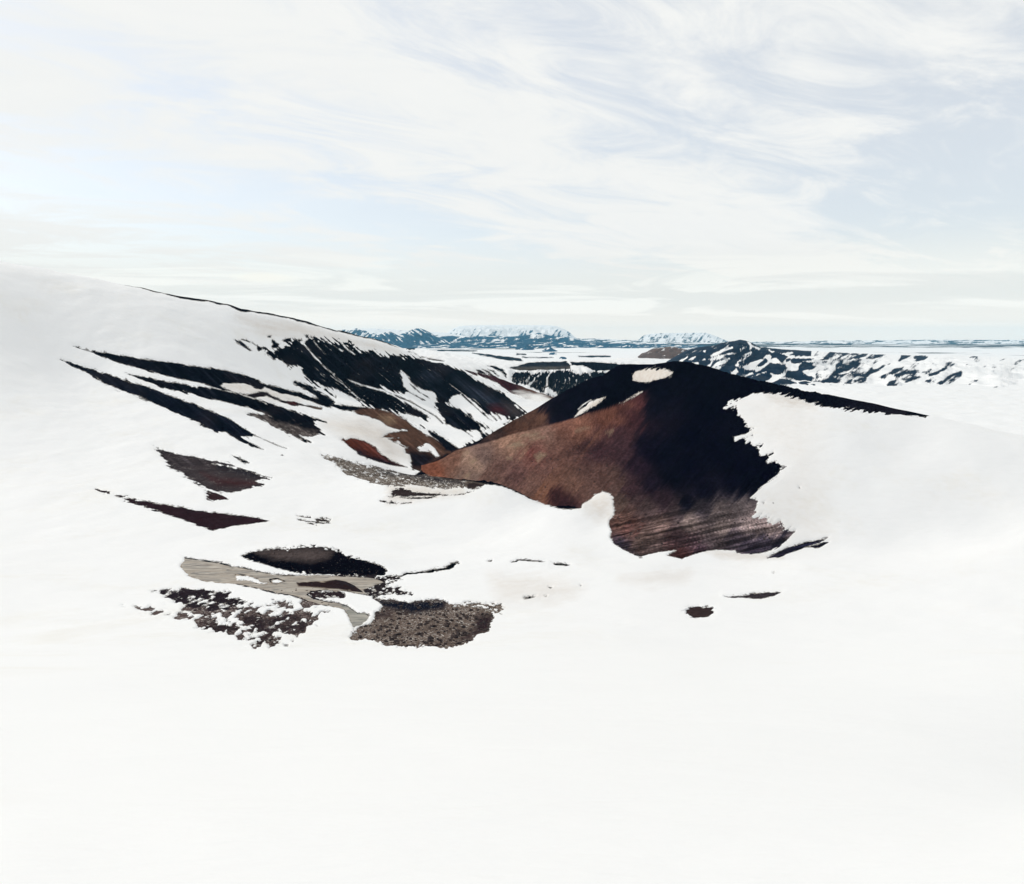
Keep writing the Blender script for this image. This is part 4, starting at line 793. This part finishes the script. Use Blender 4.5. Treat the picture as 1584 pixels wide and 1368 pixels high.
crag_snow = [P('L', *q) for q in (
    [(30, 460), (150, 470), (230, 460), (330, 392), (470, 376), (480, 354), (380, 350), (250, 400), (100, 430)], [(80, 402), (180, 340), (300, 288), (420, 258), (440, 285), (300, 330), (180, 400), (90, 420)],
    [(8, 572), (60, 602), (140, 482), (120, 478), (60, 540)], [(90, 592), (200, 502), (380, 430), (400, 460), (280, 532), (160, 582), (120, 612)], [(190, 570), (300, 550), (200, 627), (150, 617)],
    [(330, 667), (400, 630), (360, 665)], [(400, 662), (460, 622), (480, 588), (522, 640), (470, 692), (410, 692)],
    [(460, 545), (510, 503), (550, 560), (640, 550), (720, 498), (860, 460), (922, 450), (862, 500), (800, 550), (790, 580), (850, 570), (960, 503), (1002, 510), (932, 570), (850, 632), (780, 647), (760, 612), (640, 622), (600, 592), (520, 572)],
    [(900, 430), (950, 388), (1000, 380), (1032, 420), (1020, 450), (1100, 440), (1150, 480), (1160, 500), (1250, 540), (1200, 490), (1240, 465), (1250, 500), (1320, 470), (1330, 510), (1400, 520), (1492, 510), (1430, 570), (1440, 627), (1330, 632), (1200, 627), (1290, 590), (1200, 540), (1120, 520), (1060, 520), (980, 500), (960, 460)],
    [(550, 716), (620, 690), (730, 658), (752, 680), (640, 716), (600, 732)],
    [(690, 747), (800, 690), (920, 648), (1000, 653), (1040, 670), (1080, 690), (1150, 690), (1242, 658), (1240, 692), (1180, 732), (1300, 743), (1400, 778), (1450, 830), (1560, 850), (1900, 860), (1900, 990), (1564, 932), (1450, 912), (1300, 882), (1170, 842), (1250, 840), (1420, 862), (1420, 822), (1350, 782), (1250, 757), (1150, 750), (1060, 800), (1010, 817), (920, 792), (1000, 762), (1030, 722), (1020, 682), (960, 662), (880, 672), (760, 722)],
    [(1490, 640), (1564, 620), (1700, 610), (1700, 740), (1564, 702), (1530, 672)], [(648, 188), (692, 188), (732, 240), (852, 290), (830, 312), (740, 262), (692, 312), (690, 250)], [(978, 283), (1000, 320), (1062, 340), (1040, 357), (990, 332)],
    [(1100, 340), (1180, 368), (1250, 358), (1330, 340), (1372, 360), (1300, 390), (1420, 408), (1564, 408), (1800, 400), (1800, 450), (1564, 442), (1250, 442), (1290, 420), (1200, 382)], [(1200, 490), (1240, 462), (1255, 500), (1220, 505)], [(540, 300), (600, 262), (640, 262), (600, 300)], [(560, 420), (620, 370), (730, 335), (740, 352), (640, 395)], [(500, 490), (600, 440), (710, 375), (715, 385), (620, 450), (520, 500)], [(1500, 490), (1564, 478), (1800, 470), (1800, 500), (1564, 498)])]
crag_snow += [P('K', *q) for q in ([(1090, 372), (1220, 313), (1212, 337), (1130, 382)], [(1190, 482), (1300, 420), (1330, 400), (1310, 440), (1240, 492)], [(1330, 470), (1380, 420), (1450, 412), (1400, 460)], [(1380, 540), (1400, 505), (1490, 505), (1480, 560), (1430, 572)], [(1180, 548), (1250, 530), (1340, 510), (1290, 550)], [(1560, 320), (1600, 320), (1600, 360), (1570, 350)], [(1500, 470), (1584, 440), (1600, 465)])]
def crag_fn(X, D, Z, hh, uu, py, rid):
    t = 3.2 * (fbm((uu * .85 - py * .5) / 16, (uu * .5 + py * .85) / 1.5, 4, 131) - 0.55) - 0.6
    return np.maximum(np.where(py < 550, t + 0.5, t), np.where(uu > 1255, 4 * (fbm((uu * .9 - py * .4) / 20, (uu * .4 + py * .9) / 7, 5, 133, .6) - 0.15 + (uu - 1255) / 520), -9))
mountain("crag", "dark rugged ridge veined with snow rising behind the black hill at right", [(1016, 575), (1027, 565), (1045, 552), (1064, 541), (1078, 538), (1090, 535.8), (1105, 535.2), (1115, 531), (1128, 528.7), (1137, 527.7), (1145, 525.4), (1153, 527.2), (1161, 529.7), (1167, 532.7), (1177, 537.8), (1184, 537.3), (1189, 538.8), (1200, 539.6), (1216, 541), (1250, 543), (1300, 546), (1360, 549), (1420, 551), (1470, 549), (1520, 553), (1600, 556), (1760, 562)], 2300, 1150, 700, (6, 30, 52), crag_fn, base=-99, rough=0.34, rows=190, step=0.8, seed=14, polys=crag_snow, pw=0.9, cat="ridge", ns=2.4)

# ------------------------------------------------------------------ stones
rng = np.random.default_rng(5)
def stone_mesh(name, r, seed, flat=0.7):
    g = np.random.default_rng(seed)
    t = (1 + 5 ** .5) / 2
    v = np.array([(-1, t, 0), (1, t, 0), (-1, -t, 0), (1, -t, 0), (0, -1, t), (0, 1, t), (0, -1, -t), (0, 1, -t), (t, 0, -1), (t, 0, 1), (-t, 0, -1), (-t, 0, 1)], float)
    v /= np.linalg.norm(v[0]); v *= g.uniform(.65, 1.2, (12, 1)); v *= np.array([1.15, .9, flat]) * r
    f = [(0, 11, 5), (0, 5, 1), (0, 1, 7), (0, 7, 10), (0, 10, 11), (1, 5, 9), (5, 11, 4), (11, 10, 2), (10, 7, 6), (7, 1, 8), (3, 9, 4), (3, 4, 2), (3, 2, 6), (3, 6, 8), (3, 8, 9), (4, 9, 5), (2, 4, 11), (6, 2, 10), (8, 6, 7), (9, 8, 1)]
    return v, np.array(f)
def make_stone_mat():
    m, nt, b = new_mat("dark_stone")
    g = N(nt, "ShaderNodeNewGeometry").outputs['Position']
    n = noise_tex(nt, g, 1.7, 6, 0.7)
    nt.links.new(mix_col(nt, ramp(nt, n, 0.3, 0.75), lin((22, 20, 26)), lin((88, 76, 72))), b.inputs['Base Color']); b.inputs['Roughness'].default_value = 0.95; b.inputs['Specular IOR Level'].default_value = 0.1
    bm = N(nt, "ShaderNodeBump"); bm.inputs['Strength'].default_value = 0.5; bm.inputs['Distance'].default_value = 0.1
    nt.links.new(n, bm.inputs['Height']); nt.links.new(bm.outputs[0], b.inputs['Normal'])
    return m
M_STONE = make_stone_mat()
def ground_at(u, py, D0=80, D1=460):
    """nearest terrain point under a picture position"""
    D = np.exp(np.linspace(math.log(D0), math.log(D1), 4000)); z = np.interp(D, DR, ZZ[:, np.argmin(np.abs(UC - u))])
    y = HY - F * z / D
    k = np.nonzero(y <= py)[0]
    k = k[0] if len(k) else -1
    return (u - HX) / F * D[k], D[k], z[k]
def stones(name, label, poly, n, rmin, rmax, dr, seed, tt=(-99, -1.2)):
    g = np.random.default_rng(seed); V, Fc = [], []; cnt = 0
    j = np.nonzero((TT < tt[1]) & (TT > tt[0]) & (DD > dr[0]) & (DD < dr[1]) & (UU > min(p[0] for p in poly)) & (UU < max(p[0] for p in poly)) & (PY > min(p[1] for p in poly)) & (PY < max(p[1] for p in poly)))
    ok = sdist(poly, UU[j], PY[j]) < (-1 if tt[0] < -9 else 0)
    ju, jd = UU[j][ok], DD[j][ok]
    if len(ju) == 0: return
    pick = g.integers(0, len(ju), n)
    for k in pick:
        r = rmin * (rmax / rmin) ** (g.random() ** 3)
        v, f = stone_mesh("s", r, int(g.integers(0, 60)))
        u = ju[k] + g.uniform(-1.5, 1.5); D = jd[k] * (1 + g.uniform(-.004, .004))
        a = g.uniform(0, 6.28); R = np.array([[math.cos(a), -math.sin(a), 0], [math.sin(a), math.cos(a), 0], [0, 0, 1]])
        z = np.interp(D, DR, ZZ[:, np.argmin(np.abs(UC - u))])
        V.append(v @ R.T + np.array([(u - HX) / F * D, D, z + r * .15])); Fc.append(f + cnt); cnt += 12
    me = bpy.data.meshes.new(name); me.from_pydata(np.concatenate(V).tolist(), [], np.concatenate(Fc).tolist()); me.materials.append(M_STONE)
    o = bpy.data.objects.new(name, me); scene.collection.objects.link(o); o["kind"] = "stuff"; o["label"] = label; o["category"] = "gravel"
stones("gravel", "loose stones strewn over the round gravel patch in the foreground", gp, 1300, 0.05, 0.5, (80, 175), 1)
stones("gravel", "loose stones on the dark mound beside the stream", mound, 260, 0.07, 0.26, (140, 230), 2)
stones("gravel", "stones on the streaky thin gravel below the stream", P('G', (-120, 650), (900, 650), (900, 1100), (-120, 1100)), 900, 0.07, 0.3, (70, 175), 3)
stones("gravel", "stones and rubble scattered over the foot of the brown hill", P('F', (280, 960), (1300, 1000), (1450, 1150), (1000, 1230), (300, 1230)), 420, 0.08, 0.4, (178, 260), 4)
ring = lambda q, d: [(x + (d if x > sum(p[0] for p in q) / len(q) else -d), y + (d * .6 if y > sum(p[1] for p in q) / len(q) else -d * .6)) for x, y in q]
stones("gravel", "scattered stones melting out of the snow around the round gravel patch", ring(gp, 9), 260, 0.05, 0.22, (80, 175), 6, (-1.0, 4.0))
stones("gravel", "scattered stones melting out of the snow around the dark mound", ring(mound, 9), 220, 0.06, 0.22, (140, 230), 7, (-1.0, 4.0))
stones("gravel", "scattered stones on the snow below the brown hill's right shoulder", P('F', (1150, 600), (1558, 700), (1558, 1150), (1200, 1000)), 60, 0.07, 0.25, (178, 300), 8, (0.5, 40.0))
stones("gravel", "scattered small rocks on the brown face of the hill", P('R', (300, 500), (800, 320), (1450, 200), (1500, 560), (1300, 700), (950, 660), (600, 590)), 420, 0.09, 0.42, (225, 360), 9)
def boulder(u, py, r, label, seed, D0=80, D1=460):
    x, y, z = ground_at(u, py, D0, D1)
    v, f = stone_mesh("b", r, seed, .8)
    # one subdivision so that the outline is uneven
    V = [tuple(p) for p in v]; cache = {}; F2 = []; g = np.random.default_rng(seed)
    def mid(a, b):
        k = (min(a, b), max(a, b))
        if k not in cache: cache[k] = len(V); V.append(tuple((np.array(V[a]) + np.array(V[b])) / 2 * g.uniform(.96, 1.16)))
        return cache[k]
    for a, b, c_ in f:
        ab, bc, ca = mid(a, b), mid(b, c_), mid(c_, a); F2 += [(a, ab, ca), (ab, b, bc), (ca, bc, c_), (ab, bc, ca)]
    me = bpy.data.meshes.new("boulder"); me.from_pydata(V, [], F2); me.materials.append(M_STONE)
    o = bpy.data.objects.new("boulder", me); scene.collection.objects.link(o); o.location = (x, y, z + r * .3); o["label"] = label; o["category"] = "boulder"; o["group"] = "boulders"
boulder(436, 706, 0.7, "small dark boulder alone on the snow between the black bands at left", 11, 200)
boulder(672, 970, 0.34, "dark boulder in the middle of the round gravel patch", 12)
boulder(691, 970, 0.36, "dark boulder just right of another in the middle of the gravel patch", 13)
boulder(984, 860, 0.75, "dark boulder at the lower tip of the brown hill where it meets the snow", 14, 150)
boulder(991, 865, 0.45, "smaller dark boulder below the one at the hill's lower tip", 15, 150)
boulder(897, 727, 0.38, "tiny dark boulder alone on the brown face of the hill", 16, 240)
boulder(1196, 889, 0.22, "tiny dark stone alone on the snow beneath the hill's right foot", 17)
boulder(1196, 780, 0.4, "small dark boulder on the snow beside the black slope's lower edge", 18, 180)

# ------------------------------------------------------------------ steam and haze
def volume_mat(name, col, dens, aniso=0.0):
    m = bpy.data.materials.new(name); m.use_nodes = True; nt = m.node_tree; nt.nodes.clear()
    out = N(nt, "ShaderNodeOutputMaterial"); v = N(nt, "ShaderNodeVolumePrincipled")
    v.inputs['Color'].default_value = (*col, 1); v.inputs['Density'].default_value = dens; v.inputs['Anisotropy'].default_value = aniso
    nt.links.new(v.outputs[0], out.inputs['Volume']); return m, nt, v
def box_mesh(name, a, b, mat, **kw):
    (x0, y0, z0), (x1, y1, z1) = a, b
    V = [(x0, y0, z0), (x1, y0, z0), (x1, y1, z0), (x0, y1, z0), (x0, y0, z1), (x1, y0, z1), (x1, y1, z1), (x0, y1, z1)]
    Fc = [(3, 2, 1, 0), (4, 5, 6, 7), (0, 1, 5, 4), (1, 2, 6, 5), (2, 3, 7, 6), (3, 0, 4, 7)]
    me = bpy.data.meshes.new(name); me.from_pydata(V, [], Fc); me.materials.append(mat)
    o = bpy.data.objects.new(name, me); scene.collection.objects.link(o)
    for k, v in kw.items(): o[k] = v
    return o
HAZE = 2.3e-5
m, _, _ = volume_mat("haze_air", (0.36, 0.76, 1.0), HAZE)
box_mesh("haze", (-19000, -400, -140), (19000, 18600, 300), m, kind="stuff", label="thin blue haze over the far plain and mountains", category="haze")
def steam(u, py, D, rx, ry, rz, dens, label, tilt=0.0):
    m, nt, v = volume_mat("fumarole_steam", (1.0, 0.99, 0.97), dens)
    tc = N(nt, "ShaderNodeTexCoord").outputs['Object']
    ln = N(nt, "ShaderNodeVectorMath", operation='LENGTH'); nt.links.new(tc, ln.inputs[0])
    n = noise_tex(nt, tc, 1.9, 4, 0.6, 0.5)
    e = math_node(nt, 'SUBTRACT', math_node(nt, 'ADD', 1.0, math_node(nt, 'MULTIPLY', math_node(nt, 'SUBTRACT', n, 0.5), 2.4)), ln.outputs['Value'])
    nt.links.new(math_node(nt, 'MULTIPLY', ramp(nt, e, 0.05, 0.7), dens), v.inputs['Density'])
    import bmesh
    bm = bmesh.new(); bmesh.ops.create_icosphere(bm, subdivisions=3, radius=1.25)
    me = bpy.data.meshes.new("steam"); bm.to_mesh(me); bm.free(); me.materials.append(m)
    o = bpy.data.objects.new("steam", me); scene.collection.objects.link(o)
    o.location = ((u - HX) / F * D, D, -(py - HY) / F * D); o.scale = (rx, ry, rz); o.rotation_euler = (0, tilt, 0)
    o["kind"] = "stuff"; o["label"] = label; o["category"] = "steam"
steam(822, 617, 850, 38, 24, 9, 0.14, "white steam drifting over the valley floor below the dark red ridge", 0.15)
